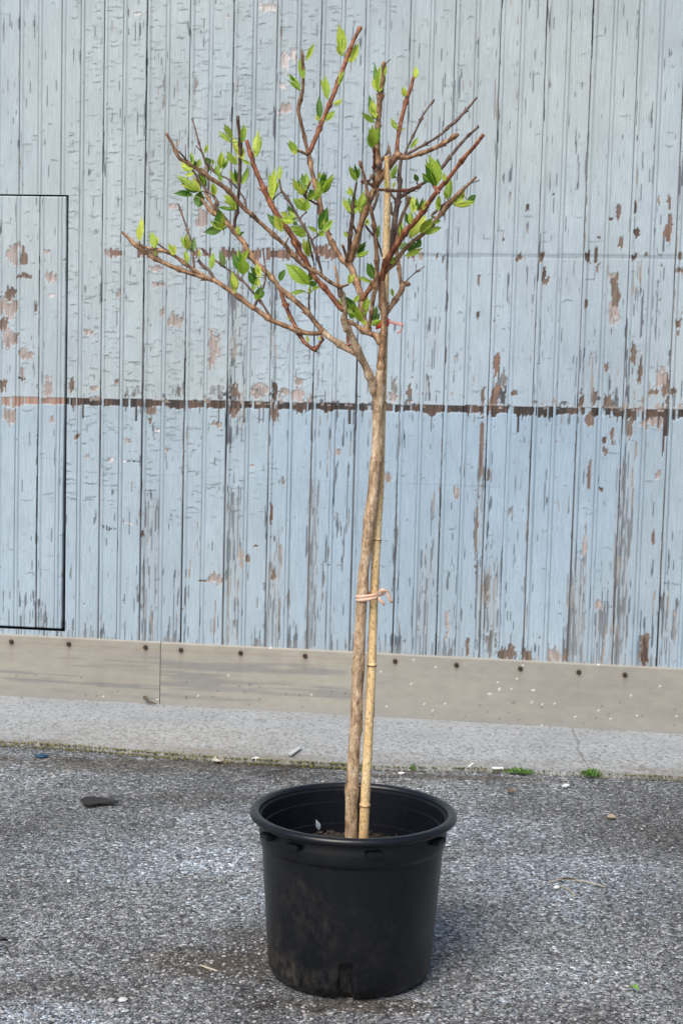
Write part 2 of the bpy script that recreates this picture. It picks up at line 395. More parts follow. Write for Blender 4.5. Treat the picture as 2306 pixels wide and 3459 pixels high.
# ------------------------------------------------------------------ wall
wall = empty('plank_wall', wall_pt(-.8, .0, 0))
tag(wall, 'long wall of pale blue peeling painted boards behind the potted tree', 'wall')
KT = .2575
tones = {'p': (.44, .37, .34), 'b': (.215, .155, .12), 'd': (.10, .065, .05), 'g': (.24, .235, .225), 'w': (.66, .60, .58), 'r': (.25, .15, .11), 'k': (.07, .075, .08)}
CR = {'1': (0, 0, 1.36), '5': (0, 600, 1.3635), '6': (1400, 600, 1.7307), '7': (1400, 1400, 1.7307), '3': (0, 1300, 1.36), 'J': (1150, 1250, 3.136), '2': (1153, 0, 1.36)}
patch = '''1 1232 36 35 18 w;1 1345 240 20 34 w;1 1305 275 20 42 w;1 1300 397 19 16 w;1 1310 490 27 22 p;1 628 62 18 6 w;1 1045 72 10 8 w
5 922 190 34 40 p;5 725 420 35 15 p;5 730 490 26 11 p;5 745 612 14 18 p;5 810 660 36 26 p;5 985 770 28 50 p;5 975 830 18 40 p;5 545 535 15 15 p;5 410 710 24 14 p;5 515 345 30 14 p
5 60 350 25 40 p;5 110 370 18 40 b;5 110 450 40 14 b;5 240 450 22 26 p;5 50 530 32 30 b;5 40 600 42 40 p;5 20 670 25 26 b;5 45 740 32 50 p;5 120 810 35 24 p;5 165 590 12 30 b;5 235 545 15 10 w;5 220 340 22 12 p;5 220 975 22 50 p;5 45 1100 32 30 p;5 15 960 20 30 b;5 240 1115 12 15 p;5 100 900 14 30 p
5 800 130 22 12 p;5 1000 1140 22 14 p;5 725 1165 12 6 w;5 590 1210 20 10 p;5 350 1200 16 12 p;5 540 940 12 16 b;5 440 970 20 10 p;5 1370 935 25 15 p;5 1190 975 38 30 p;5 1370 990 30 30 p;5 1500 340 55 28 r;5 330 965 12 35 b;5 1310 985 25 22 p;5 1080 1075 30 40 b;5 1265 1085 22 45 b;5 1265 990 14 40 d;5 1085 985 26 36 b;5 700 1070 26 24 b;5 1000 985 36 22 g;5 820 980 34 22 g;5 610 985 34 18 g;5 1190 985 20 25 k
6 660 185 14 26 d;6 518 362 9 11 d;6 1188 195 15 55 b;6 1150 238 12 9 d;6 1200 365 17 32 b;6 1290 180 7 34 d;6 1298 318 19 23 d;6 1078 352 9 12 d;6 1490 150 13 36 b;6 1492 260 15 60 b;6 1475 330 22 45 r;6 1428 130 9 20 b;6 612 465 23 22 b;6 738 455 16 30 b;6 1010 455 17 30 d;6 1058 450 15 42 d;6 1070 530 8 42 b;6 1285 458 20 22 d;6 1350 455 12 17 b;6 1550 460 12 20 b;6 752 570 14 42 d;6 770 612 22 24 b;6 1170 640 22 85 b;6 1165 800 26 70 p;6 1172 720 22 60 b;6 1000 738 11 22 b;6 1545 540 18 18 b;6 1150 570 20 15 p
6 475 1110 20 64 r;6 510 1180 26 40 g;6 470 1290 38 75 r;6 515 1290 24 50 k;6 395 1290 15 60 b;6 580 1260 22 16 b;6 975 1310 19 44 b;6 1050 1290 13 48 b;6 1130 1315 44 46 b;6 1120 1110 13 44 b;6 1280 1010 15 64 b;6 1315 1140 15 85 b;6 1395 1250 36 16 b;6 1440 1165 28 50 p;6 1465 1260 22 90 b;6 1510 1255 17 22 b;6 1540 840 19 28 b;6 1030 1410 34 50 b;6 715 1420 11 28 g;6 778 1440 9 14 g;6 1540 910 9 16 b;6 365 800 11 22 d;6 375 600 9 34 b;6 1260 1470 20 54 b;6 1105 1540 13 18 b;6 1155 1510 12 44 b;6 240 1047 9 9 p;6 35 468 16 22 p;6 130 460 6 22 b;6 170 470 7 30 k;6 8 680 5 25 k;6 812 97 6 6 k;6 1400 1420 60 40 p
7 1110 155 13 21 d;7 1110 225 17 32 b;7 1088 436 12 13 d;7 1025 300 9 55 b;7 1020 380 11 65 b;7 560 565 20 22 g;7 245 470 16 44 p;7 990 780 12 48 p;7 1420 360 15 24 p;7 1395 730 11 44 b;7 810 1400 38 48 p;7 1345 1390 36 100 b;7 1345 1420 22 90 d;7 650 1410 34 36 b;7 440 1330 42 64 g;7 880 1410 13 34 b;7 190 1230 13 66 p;7 310 1350 13 44 b;7 430 340 10 44 b;7 393 150 15 210 b;7 362 700 8 180 b;7 420 950 22 110 g;7 1075 1110 21 34 p;7 1455 150 8 130 d;7 540 1400 50 40 b;7 410 850 18 60 g
3 1000 185 21 15 p;3 725 210 11 6 w;3 590 258 14 10 p;3 350 245 14 11 b;3 405 325 10 9 p;3 512 347 17 9 w;3 580 348 11 6 w;3 765 295 8 10 p;3 690 165 8 16 b;3 990 893 30 22 p;3 935 900 26 5 b;3 1175 742 14 6 b;3 1110 800 17 38 p;3 1140 790 11 20 b;3 1155 371 14 6 p;3 1245 600 8 70 r;3 1295 445 17 13 g;3 1195 1010 15 27 g;3 1325 990 13 28 g;3 1078 1100 10 14 g;3 1190 1190 18 18 g;3 1255 880 11 34 b;3 1210 930 9 20 g;3 655 690 13 18 d;3 590 636 19 4 w;3 1550 300 13 16 p;3 355 240 10 8 b;3 620 350 30 4 k;3 490 655 34 9 k
J 545 180 48 90 g;J 490 1150 36 52 p;J 730 270 30 90 b;J 560 300 60 40 p;5 92 925 30 5 k'''
PL = []
for ln in patch.replace('\n', ';').split(';'):
    k, x, y, a, b, t = ln.split(); ox, oy, scl = CR[k]; x, y, a, b = float(x), float(y), float(a), float(b)
    s, z = W(ox + x / scl, oy + y / scl); f_ = .88 if t in 'bdr' else 1.0; PL.append((s, z, a / scl / 950 * f_, b / scl / 960 * f_, t))
def band_z(s, a, b):       # height of the line joining two photo points
    (s1, z1), (s2, z2) = a, b; return z1 + (z2 - z1) * (s - s1) / (s2 - s1)
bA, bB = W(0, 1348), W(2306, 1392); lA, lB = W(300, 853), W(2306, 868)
sx_ = lambda u, v=1400: W(u, v)[0]
# strips of long vertical weathering: (photo crop, x0, x1, y0, y1, amount)
strips = [('3', 655, 745, 380, 1160, .50), ('3', 1035, 1115, 380, 1180, .52), ('3', 1228, 1300, 650, 1200, .60), ('3', 1415, 1475, 280, 1220, .58), ('3', 1475, 1568, 150, 1240, .36),
          ('3', 800, 880, 720, 1160, .34), ('3', 470, 640, 950, 1150, .26), ('3', 0, 300, 880, 1120, .40), ('3', 900, 1030, 950, 1160, .34), ('3', 310, 400, 1000, 1140, .3),
          ('7', 0, 120, 500, 1420, .50), ('7', 365, 545, 750, 1440, .50), ('7', 900, 1020, 650, 1450, .58), ('7', 1185, 1300, 100, 1470, .60), ('7', 1060, 1150, 900, 1470, .42),
          ('7', 1320, 1420, 800, 1480, .30), ('7', 1425, 1568, 900, 1490, .46), ('7', 560, 650, 1100, 1440, .38), ('7', 370, 420, 0, 800, .45), ('7', 100, 140, 200, 1400, .4),
          ('6', 1240, 1355, 380, 1400, .44), ('6', 950, 1075, 800, 1380, .42), ('6', 1130, 1215, 1000, 1400, .34), ('6', 1395, 1480, 100, 1300, .36), ('6', 0, 160, 600, 1480, .38),
          ('6', 430, 530, 1000, 1400, .40), ('6', 330, 400, 900, 1480, .30), ('6', 1265, 1330, 60, 420, .26), ('J', 30, 160, 0, 2300, .34), ('J', 540, 640, 1400, 2352, .42),
          ('2', 420, 620, 60, 900, .24), ('2', 1370, 1470, 250, 950, .30), ('2', 40, 100, 100, 600, .26), ('1', 690, 860, 180, 500, .22), ('5', 1050, 1150, 250, 1227, .44), ('5', 1440, 1568, 700, 1227, .42),
          ('5', 660, 760, 900, 1100, .3), ('5', 1240, 1290, 300, 1227, .40), ('1', 80, 130, 300, 880, .22), ('2', 735, 760, 0, 250, .3), ('5', 690, 760, 380, 700, .1)]
SL = []
for k, x0, x1, y0, y1, amt in strips:
    ox, oy, scl = CR[k]; a = W(ox + x0 / scl, oy + y0 / scl); b = W(ox + x1 / scl, oy + y0 / scl); c_ = W(ox + x0 / scl, oy + y1 / scl); 
    SL.append((a[0], b[0], c_[1], a[1], amt * 1.0))
S_DOOR = W(225, 1400)[0]; Z_DT = W(80, 656)[1]; Z_DB = W(80, 2124)[1]
def horiz_cracks(s, z, n, areas, seed):
    """short curved checks in the paint; returns darkness and lip height"""
    rr = np.random.default_rng(seed); dark = np.zeros((len(z), len(s))); lip = np.zeros_like(dark)
    for k in range(n):
        a = areas[rr.choice(len(areas), p=np.array([x[4] for x in areas]) / sum(x[4] for x in areas))]
        s0 = rr.uniform(a[0], a[1]); z0 = rr.uniform(a[2], a[3])
        j = math.floor((s0 - S0) / (WB / 2)); e0 = S0 + j * WB / 2 + .008; e1 = e0 + WB / 2 - .016
        ln = min(rr.gamma(2.6, .0095), .05); A = max(e0, s0 - ln / 2); B_ = min(e1, s0 + ln / 2)
        if B_ - A < .008: continue
        i0, i1 = np.searchsorted(s, [A, B_]); 
        if i1 - i0 < 2: continue
        t = (s[i0:i1] - A) / (B_ - A); cv = z0 + rr.normal(0, .004) * np.sin(t * math.pi) + rr.normal(0, .003) * t + .0012 * np.sin(t * 17 + k)
        r0, r1 = np.searchsorted(z, [z0 - .016, z0 + .02]); zz = z[r0:r1, None]
        st = rr.uniform(.15, .8) * (1.35 if rr.random() < .12 else 1)
        th = .0013 + .0009 * rr.random()
        dk = np.exp(-((zz - cv) / th) ** 2) * st * np.sqrt(np.clip(np.sin(t * math.pi), 0, 1) + .1)
        dark[r0:r1, i0:i1] = np.maximum(dark[r0:r1, i0:i1], dk)
        lp = np.where(zz > cv, np.exp(-(zz - cv) / .008), 0) * st
        lip[r0:r1, i0:i1] = np.maximum(lip[r0:r1, i0:i1], lp)
    return dark, lip
sL, sM, sR = sx_(0), sx_(640), sx_(1240)
areas = [(sL - 1.2, S_DOOR, Z_DB, Z_DT, 420), (S_DOOR, sM, 1.0, 3.0, 460), (sM, sR - .12, 1.1, 3.0, 560), (sR - .14, sR + .16, 1.75, 3.0, 90), (S_DOOR, sM + .3, .7, 1.12, 120),
         (sL - 1.2, S_DOOR, Z_DT, 3.0, 90), (sR, sR + 1.6, .4, 3.0, 150)]
def wall_surface(s, z, phase=0.0, seed=0):
    S, Z = np.meshgrid(s, z); n3 = lambda a: a[..., None]
    t = ((S - S0) / WB + phase); bi = np.floor(t); d = (t - np.round(t)) * WB; db = (t - np.floor(t) - .5) * WB
    ad = np.abs(d); ab = np.abs(db)
    wig = .0012 * (fbm(S * 0 + bi * 7.1 + np.round(t) * 3, Z * 14, 77) - .5)
    ad = np.abs(d + wig)
    rnd = _h(bi, bi * 0 + 3, 9)
    h = np.zeros_like(S)
    gapw = .0003 + .0018 * fbm(np.round(t) * 5.3, Z * 1.6, 12, 3) * (.5 + _h(np.round(t), bi * 0, 12)) + .0009 * (1 - sst(.5, 1.6, Z))
    h -= .009 * (ad < gapw)
    bead = .0022 * np.sqrt(np.clip(1 - ((d - .0085) / .0055) ** 2, 0, 1)); side = (np.abs(d - .0085) < .0072)
    h = np.where(side, -.0028 + bead * 1.3, h)
    h = np.where(ad < gapw, -.008, h)
    # double bead half way
    h = np.where(ab < .0085, -.0026 + .0034 * np.sqrt(np.clip(1 - (db / .0058) ** 2, 0, 1)), h)
    h += .0012 * (rnd - .5) + .0009 * (fbm(S * 18, Z * 4, 50) - .5) + .0006 * (vn(S * 200, Z * 9, 51) - .5)
    # paint
    big = fbm(S * 2.2, Z * 1.6, 52, 4); mid = fbm(S * 14, Z * 9, 53, 4)
    paint = np.array([.422, .502, .550]) * n3(.84 + .26 * big + .16 * (mid - .5) + .05 * (rnd - .5))
    hue = n3(fbm(S * 1.3, Z * .9, 54, 3) - .5)
    paint = paint * (1 + hue * np.array([.16, .03, -.14]))
    wx = .004 * fbm(S / .06, Z / .12, 59, 2)
    zb0 = band_z(S, bA, bB); paint = np.where(n3(Z < zb0), paint * np.array([.90, .945, .985]), paint * np.array([1.01, 1.0, .98]))  # lower boards a bit bluer; the sky's tint is put into this colour too
    strk = .66 * vn((S + wx) / .0041, Z / .10, 60) + .34 * vn((S + wx) / .0041 + 9.5, Z / .034, 61)
    strk = .88 * strk + .12 * vn(S / .02, Z / .15, 62)
    M = np.zeros_like(S) + .09 + .07 * rnd * (S > sR) + .04 * (fbm(S * 3, Z * 2, 63) - .5)
    for a, b, z0, z1, amt in SL:
        e = .006; k = sst(a - e, a + e, S) * (1 - sst(b - e, b + e, S)); zf = sst(z0 - .05, z0 + .03, Z) * (1 - sst(z1 - .18, z1 + .05, Z))
        M = np.maximum(M, amt * k * zf)
    M = np.maximum(M, (.58 - .3 * rnd) * (1 - sst(KT - .01, KT + .10 + .05 * vn(S / .03, Z * 0, 64), Z)))
    M += .05 * (1 - sst(.4, .9, Z))
    M = M * (.65 + .6 * fbm(S * 8, Z * 5, 65, 3))
    M = M * (1 - .8 * (ab < .008)) 
    M = np.maximum(M, .33 * (ad < .006) * sst(.35, .6, fbm(S * 0 + np.round(t), Z * 5, 66)))
    th = .84 - .56 * M
    bare = sst(th - .02, th + .04, strk)
    tw = vn(S / .03, Z / .12, 67)
    wc = np.where(n3(tw) > .70, np.array([.26, .21, .17]), np.array([.085, .10, .115])) * n3(.5 + 1.0 * vn(S / .0041, Z / .03, 68))
    out = paint * (1 - n3(bare) * .88) + wc * n3(bare) * .88
    hh = -.0015 * bare
    # greyed, chalky worn boards
    wk = n3(sst(.30, .62, M)) * .42
    out = out * (1 - wk) + np.array([.34, .36, .37]) * wk * n3(.8 + .4 * vn(S / .004, Z / .06, 69))
    # small random chips
    ch = vn(S / .012, Z / .02, 70 + seed) * .75 + .25 * vn(S / .004, Z / .008, 71 + seed)
    cm = sst(.935, .955, ch + .05 * sst(.1, .5, M) + .03 * (Z < 1.7))
    g = .7 + .6 * vn(S / .0035, Z / .04, 72)
    out = out * (1 - n3(cm)) + np.array([.24, .215, .20]) * n3(cm * g); hh = np.where(cm > .5, -.0012, hh)
    # vertical fine cracks
    vc = sst(.935, .975, vn((S + wx) / .0041, Z / .11, 73) * .9 + .1 * vn(S / .05, Z / .3, 74) + .04 * sst(.05, .4, M))
    out = out * (1 - .7 * n3(vc))
    # traced patches of bare wood
    n1 = (fbm(S / .022, Z / .03, 80, 3) - .5); n2 = (fbm(S / .02, Z / .035, 83, 3) - .5); nj = vn(S / .005, Z / .05, 86) - .5; nk = vn(S / .0041, Z / .012, 87) - .5
    for (s0, z0, a, b, tn) in PL:
        i0, i1 = np.searchsorted(s, [s0 - a * 1.7 - .01, s0 + a * 1.7 + .01]); r0, r1 = np.searchsorted(z, [z0 - b * 1.7 - .015, z0 + b * 1.7 + .015])
        if i1 <= i0 or r1 <= r0: continue
        sl = (slice(r0, r1), slice(i0, i1))
        du = (S[sl] - s0) / a + n1[sl] * 1.5; dv = (Z[sl] - z0) / b + n2[sl] * 1.5 + nj[sl] * 1.0 + nk[sl] * .9
        q = (np.abs(du) ** 3 + np.abs(dv) ** 3)
        k = 1 - sst(.85, 1.0, q)
        if tn in 'gk': k = k * sst(.38, .52, strk[sl])
        c = np.array(tones[tn]); cc = c * n3(.6 + .8 * vn(S[sl] / .0042, Z[sl] / .05, 88)) * n3(.85 + .3 * n1[sl])
        out[sl] = out[sl] * (1 - n3(k)) + cc * n3(k)
        rim = (q > .85) & (q < 1.7) & (tn in 'pw'); out[sl] = np.where(n3(rim), out[sl] * .93 + .04, out[sl])
        hh[sl] = np.where(k > .5, -.0016, hh[sl] + .0007 * ((q > 1) & (q < 1.8)))
    # the two rails' old lines: ragged strips with the paint gone
    zb = band_z(S, bA, bB); rag = vn(S / .006, Z * 0, 90); rag2 = fbm(S / .035, Z * 0, 91, 3)
    door = seed == 1
    lo = zb - .011 - .010 * rag2 - .018 * rag * sst(.45, .7, vn(S / .05, Z * 0, 92)) - .05 * (rag > .8) * sst(.55, .75, vn(S / .06, Z * 0, 93))
    hi = zb + .006 + .006 * rag2
    inb = (Z > lo) & (Z < hi) & ~((ab < .005) & (vn(S * 0 + bi, Z * 0, 94) > .3)) & ~(np.abs(d - .0085) < .004)
    bc = np.where(n3(vn(S / .05, Z * 0, 95)) > .5, np.array([.045, .035, .03]), np.array([.10, .066, .05])) * n3(.3 + 1.2 * vn(S / .0042, Z / .05, 96))
    if door: bc = np.array([.36, .24, .19]) * n3(.6 + .8 * vn(S / .0042, Z / .05, 96))
    sk = (vn(S / .012, Z * 0, 98) > .18)
    out = np.where(n3(inb & sk), bc, out); hh = np.where(inb, -.002, hh)
    # flaking above the lower line
    up = (Z > zb) & (Z < zb + .055) & (S > sx_(300)); fl = fbm(S / .014, Z / .018, 99, 3) + .20 * (fbm(S / .10, Z * 0, 100) - .5) - .22 * (Z - zb) / .055
    kf = n3(sst(.56, .60, fl) * up)
    out = out * (1 - kf) + np.where(n3(vn(S / .03, Z / .03, 101)) > .5, np.array([.12, .13, .14]), np.array([.36, .31, .28])) * kf * n3(.6 + .8 * vn(S / .004, Z / .03, 102))
    pw = (Z > hi) & (Z < hi + .007) & ~inb; out = np.where(n3(pw & (kf[..., 0] < .5)), out * .8 + .13, out)
    zl = band_z(S, lA, lB); a0, a1 = sx_(360, 855), sx_(1010, 860); a2, a3 = sx_(1180, 862), sx_(1400, 862)
    dens = .60 + .7 * sst(a0, a1, S) * (S < a1)
    l2 = (np.abs(Z - zl) < (.008 + .012 * rag2 * sst(a0 + .2, a1, S)) + .010 * (rag > .6)) & (((S > a0) & (S < a1)) | ((S > a2) & (S < a3) & (vn(S / .009, Z * 0, 104) > .5))) & (vn(S / .02, Z * 0, 103) * dens > .34)
    l2 &= ~(ab < .004)
    out = np.where(n3(l2), np.array([.20, .12, .09]) * n3(.4 + 1.1 * vn(S / .0042, Z / .04, 105)), out); hh = np.where(l2, -.0018, hh)
    gl = (np.abs(Z - zl) < .007) & (S > a3) & ~l2
    out = np.where(n3(gl), out * .78, out); h = h - .001 * gl
    # faint scribed line under the lower rail
    zf = band_z(S, W(230, 1593), W(1040, 1622)); fq = (np.abs(Z - zf) < .0028) & (S > S_DOOR) & (S < sx_(1700)); out = np.where(n3(fq), out * .90, out)
    # horizontal checks
    dk, lp = horiz_cracks(s, z, 4600 if seed == 0 else 1900, areas, 200 + seed)
    ok = (ad > .004) & (ab > .004) & (hh > -.0011); dk = dk * ok; lp = lp * ok
    out = out * (1 - .78 * n3(dk)); hh = hh + .0014 * lp - .0010 * dk
    # grooves hold dirt
    out = np.where(n3(ad < gapw + .0003), np.array([.05, .055, .06]) + n3(.16 * sst(.35, .62, fbm(Z * 3.1, np.round(t) * 4.7, 13, 3))), out)
    gr = ((np.abs(ab - .0072) < .0014) | (np.abs(d - .0155) < .0014)); out = out * (1 - n3(gr) * (.12 + .3 * n3(vn(np.round(t * 2) * 3.3, Z * 2.5, 15))))
    h = h + hh
    return S, Z, h, out
def svals(a, b, phase=0.0):
    s = list(np.arange(a, b, .0036)); k0 = math.floor((a - S0) / WB) - 1; k1 = math.ceil((b - S0) / WB) + 1
    for k in range(k0, k1 + 1):
        c = S0 + (k - phase) * WB; s += [c + x for x in (-.0034, -.0018, 0, .0018, .0034, .0045, .0065, .0085, .0105, .0125, .0148, .0158)]
        c += WB / 2; s += [c + x for x in (-.0088, -.0074, -.0058, -.003, 0, .003, .0058, .0074, .0088)]
    s = np.array(sorted(x for x in s if a <= x <= b)); keep = np.concatenate([[True], np.diff(s) > .0006]); s = s[keep]
    return s
GAP = .0024
z_top = 3.15
s = svals(s_lo, s_hi); z = np.arange(KT - .02, z_top, .0033)
s = np.unique(np.concatenate([s, [S_DOOR + .0008]])); z = np.unique(np.concatenate([z, [Z_DB - GAP, Z_DT + .0004]]))
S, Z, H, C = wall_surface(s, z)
sc_, zc_ = (s[:-1] + s[1:]) / 2, (z[:-1] + z[1:]) / 2
hole = (sc_[None, :] < S_DOOR + .0008) & (sc_[None, :] > S_DOOR - .9) & (zc_[:, None] > Z_DB - GAP) & (zc_[:, None] < Z_DT + .0004)
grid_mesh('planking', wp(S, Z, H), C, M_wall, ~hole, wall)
s = svals(S_DOOR - .9 + GAP, S_DOOR - GAP * .6, .5); z = np.arange(Z_DB + GAP * 1.2, Z_DT - GAP * .2, .0033)
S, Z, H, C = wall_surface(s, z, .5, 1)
S = S - .0042 * (1 - sst(Z_DB + .3, Z_DT - .5, Z)) * sst(S_DOOR - .5, S_DOOR, S)
H = H - .001
# rounded edge of the hatch door and its thickness
wob_ = .0016 * (fbm(Z[:, :1] * 9, Z[:, :1] * 0, 160, 3) - .5) * 2; S = S + wob_ * sst(S.max() - .03, S.max(), S)
ed = np.minimum.reduce([S - S.min(), S[:, -1:] - S, Z - Z.min(), Z.max() - Z]); H = H - .0025 * (1 - sst(0, .006, ed))
H[:, -1] = -.03; H[:, 0] = -.03; H[0, :] = -.03; H[-1, :] = -.03
S[:, -1] = S[:, -2]; S[:, 0] = S[:, 1]; Z[0, :] = Z[1, :]; Z[-1, :] = Z[-2, :]
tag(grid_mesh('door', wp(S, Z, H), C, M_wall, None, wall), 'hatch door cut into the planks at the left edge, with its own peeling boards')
mb = MB(); box(mb, wall_pt((s_lo + s_hi) / 2, z_top / 2, -.09), ES, EN, Vector((0, 0, 1)), (s_hi - s_lo) / 2, .05, z_top / 2)
mb.build('backing', M_black, wall, False)
# kick boards screwed along the foot of the wall
seams = [s_lo, W(541, 2270, .012)[0], W(1266, 2310, .012)[0], s_hi]
screws = [(38, 2168), (232, 2176), (491, 2187), (611, 2196), (812, 2206), (1030, 2216), (1334, 2234), (1541, 2247), (1757, 2259), (1954, 2271), (2110, 2280)]
SCR = [W(u, v, .014) for u, v in screws]
lab = ['kick board panel with grey horizontal scuffs', 'tan kick board panel in the middle', 'plain tan kick board panel speckled with white paint']
for i in range(3):
    a, b = seams[i] + .0012, seams[i + 1] - .0012
    s = np.arange(a, b, .006); s[-1] = b; z = np.linspace(.018, KT, 46)
    S, Z = np.meshgrid(s, z)
    off = np.full_like(S, .012 + .0006 * i) + .0012 * (fbm(S * 3, Z * 3, 120) - .5)
    c = np.array([.345, .322, .275]) * (.88 + .22 * fbm(S * 4, Z * 7, 121, 4) + (-.03, .0, .02)[i])[..., None]
    st = sst(.50, .66, fbm(S * 3.2, Z * 75, 122 + i, 3)) * (sst(.04, .0, np.abs(Z - .13) - .06)) * (.9, .8, .15)[i]
    c = c * (1 - .7 * st[..., None]) + np.array([.18, .185, .19]) * .7 * st[..., None]
    wv = sst(.72, .85, fbm(S * 2.2 + 9, Z * 50, 126 + i, 3)) * (.6, .4, .05)[i]; c = c * (1 - wv[..., None] * .4) + .5 * wv[..., None] * .4
    for (qs, qz) in SCR:      # rust that has run from each screw
        rs_ = np.exp(-((S - qs) / .006) ** 2) * (Z < qz) * np.exp(-np.abs(qz - Z) / .035) * .5 + .5 * np.exp(-(((S - qs) / .013) ** 2 + ((Z - qz) / .013) ** 2)); c = c * (1 - rs_[..., None] * (1 - np.array([.62, .45, .32])))
    c = c * (.9 + .2 * fbm(S * 30, Z * 60, 131 + i))[..., None]
    if i == 2: c = c * np.array([.93, .95, .97])
    ft = (1 - sst(.02, .09, Z + .03 * (fbm(S * 6, Z * 9, 128) - .5)))[..., None]; c = c * (1 - .38 * ft) + np.array([.27, .28, .28]) * .38 * ft
    sp_ = vn(S * 140, Z * 140, 130 + i); c = np.where((sp_ > (.985, .978, .958)[i])[..., None], np.array([.72, .70, .66]), c); c = np.where((sp_ < .05)[..., None] & (Z < .13)[..., None], c * .5, c)
    if i < 2:
        rl = np.exp(-((Z - (band_z(S, SCR[0], SCR[5]) - .004)) / .004) ** 2) * .3; c = c * (1 - rl[..., None] * (1 - np.array([.85, .62, .42])))
    X = wp(S, Z, off)
    # top return edge
    X = np.concatenate([X, wp(S[-1:], Z[-1:] , off[-1:] * 0 - .012)], 0); c = np.concatenate([c, c[-1:]], 0)
    X0 = wp(S[:1], Z[:1], off[:1] * 0 - .01); X = np.concatenate([X0, X], 0); c = np.concatenate([c[:1], c], 0)
    kb_ = grid_mesh('kick_board', X, c, M_kick, None, wall); kb_['label'] = lab[i]
    for (qs, qz) in SCR:
        if a < qs < b:
            mb = MB(); p = wall_pt(qs, qz, .0165)
            vs = [p - EN * .0035]; fs = []; n_ = 14
            for ring, (r, o_) in enumerate(((.003, -.002), (.0058, -.0022), (.0078, 0), (.0082, .003))):
                for k in range(n_):
                    an = 2 * math.pi * k / n_; vs.append(p + ES * r * math.cos(an) + Vector((0, 0, 1)) * r * math.sin(an) + EN * o_)
            # a slightly domed head with a sunk middle
            vs[0] = p + EN * .0005
            for k in range(n_):
                k2 = (k + 1) % n_; fs.append((0, 1 + k, 1 + k2))
                for q in range(3): fs.append((1 + q * n_ + k, 1 + (q + 1) * n_ + k, 1 + (q + 1) * n_ + k2, 1 + q * n_ + k2))
            mb.add(vs, fs); mb.build('screw', M_screw, kb_)

# ------------------------------------------------------------------ pot
PX, PY = .0411, 3.2879
POT = Vector((PX, PY, 0))
pot = empty('plant_pot', POT)
tag(pot, 'large round black plastic nursery pot holding the young tree', 'plant pot')
RZ = .3421; RR = .2075; RB = .1650
def lathe(mb, prof, cx, cy, seg=160, fn=None):
    vs = []; fs = []
    for i, (r, z) in enumerate(prof):
        for k in range(seg):
            a = 2 * math.pi * k / seg; r2 = fn(r, z, a) if fn else r
            vs.append((cx + r2 * math.cos(a), cy + r2 * math.sin(a), z))
    for i in range(len(prof) - 1):
        for k in range(seg):
            k2 = (k + 1) % seg; fs.append((i * seg + k, i * seg + k2, (i + 1) * seg + k2, (i + 1) * seg + k))
    mb.add(vs, fs)
def pr(z): return RB + .0065 + (RR - .012 - RB - .0065) * ((z - .02) / (RZ - .02))
prof = [(RB - .02, .004), (RB - .004, .004), (RB + .002, .008), (RB + .0055, .018)]
nb = 40
for i in range(nb + 1):
    z = .022 + (RZ - .062 - .022) * i / nb; prof.append((pr(z), z))
prof += [(pr(RZ - .06) + .0001, RZ - .0605), (pr(RZ - .06) + .0034, RZ - .0595), (pr(RZ - .05) + .0036, RZ - .050), (pr(RZ - .028) + .0036, RZ - .030), (pr(RZ - .022) + .0005, RZ - .024), (pr(RZ - .01) + .0005, RZ - .008)]
inner = [(RR - .006, RZ + .002)]
for z, dr in [(RZ - .006, .0036), (RZ - .029, .0042), (RZ - .031, .0088), (RZ - .075, .0100), (RZ - .077, .0140), (RZ - .12, .0150), (.10, .013), (.03, .013)]:
    inner.append((pr(z) - dr, z))
notches = [math.radians(a) for a in (-93, -3, 87, 177)]
def notch(r, z, a):
    for q in notches:
        dd = abs((a - q + math.pi) % (2 * math.pi) - math.pi) * r
        wdt = .0135 - .03 * max(0, z - .02) * .6
        if z < .078 and dd < wdt + .003:
            k = 1 - max(0, min(1, (dd - wdt) / .003)); k *= max(0, min(1, (.078 - z) / .006)); return r - .013 * k
    return r
mb = MB()
prof2 = []
for (r, z) in prof: prof2.append((r, z))
lathe(mb, prof2, PX, PY, 360, notch)
# folds pressed in the wall at the lower left
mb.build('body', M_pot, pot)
M_in = mat_plain('shaded_inner_plastic', (.004, .005, .009), .55, .3, 60); M_in.node_tree.nodes['Principled BSDF'].inputs['Specular IOR Level'].default_value = .22  # same plastic as the body, darkened and dulled to paint in the inside's shade
mb = MB(); lathe(mb, inner, PX, PY, 160); mb.build('inner_wall', M_in, pot, False)
mb = MB(); rp = []
for k in range(21):
    a = -math.pi * .55 + 2 * math.pi * k / 20 * .93
    rp.append((RR - .001 + .0105 * math.cos(a), RZ - .001 + .0092 * math.sin(a)))
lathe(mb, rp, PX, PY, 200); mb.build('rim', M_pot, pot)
for k in range(8):
    a = math.radians(-90 + 11.5 + 48 * (k if k < 3 else k) - 48)
    if k >= 8: break
    mb = MB(); r = pr(RZ - .02) + .0085; c_ = Vector((PX + r * math.cos(a), PY + r * math.sin(a), RZ - .0255)); er = Vector((math.cos(a), math.sin(a), 0)); et = Vector((-math.sin(a), math.cos(a), 0))
    bm = bmesh.new(); bmesh.ops.create_cube(bm, size=1)
    bmesh.ops.scale(bm, vec=(.016, .034, .011), verts=bm.verts); bmesh.ops.bevel(bm, geom=bm.edges[:], offset=.002, segments=2, affect='EDGES')
    bmesh.ops.transform(bm, matrix=Matrix.Translation(c_) @ Matrix.Rotation(a, 4, 'Z'), verts=bm.verts)
    me = bpy.data.meshes.new('rim_lug'); bm.to_mesh(me); bm.free(); link('rim_lug', me, M_pot, pot, False)
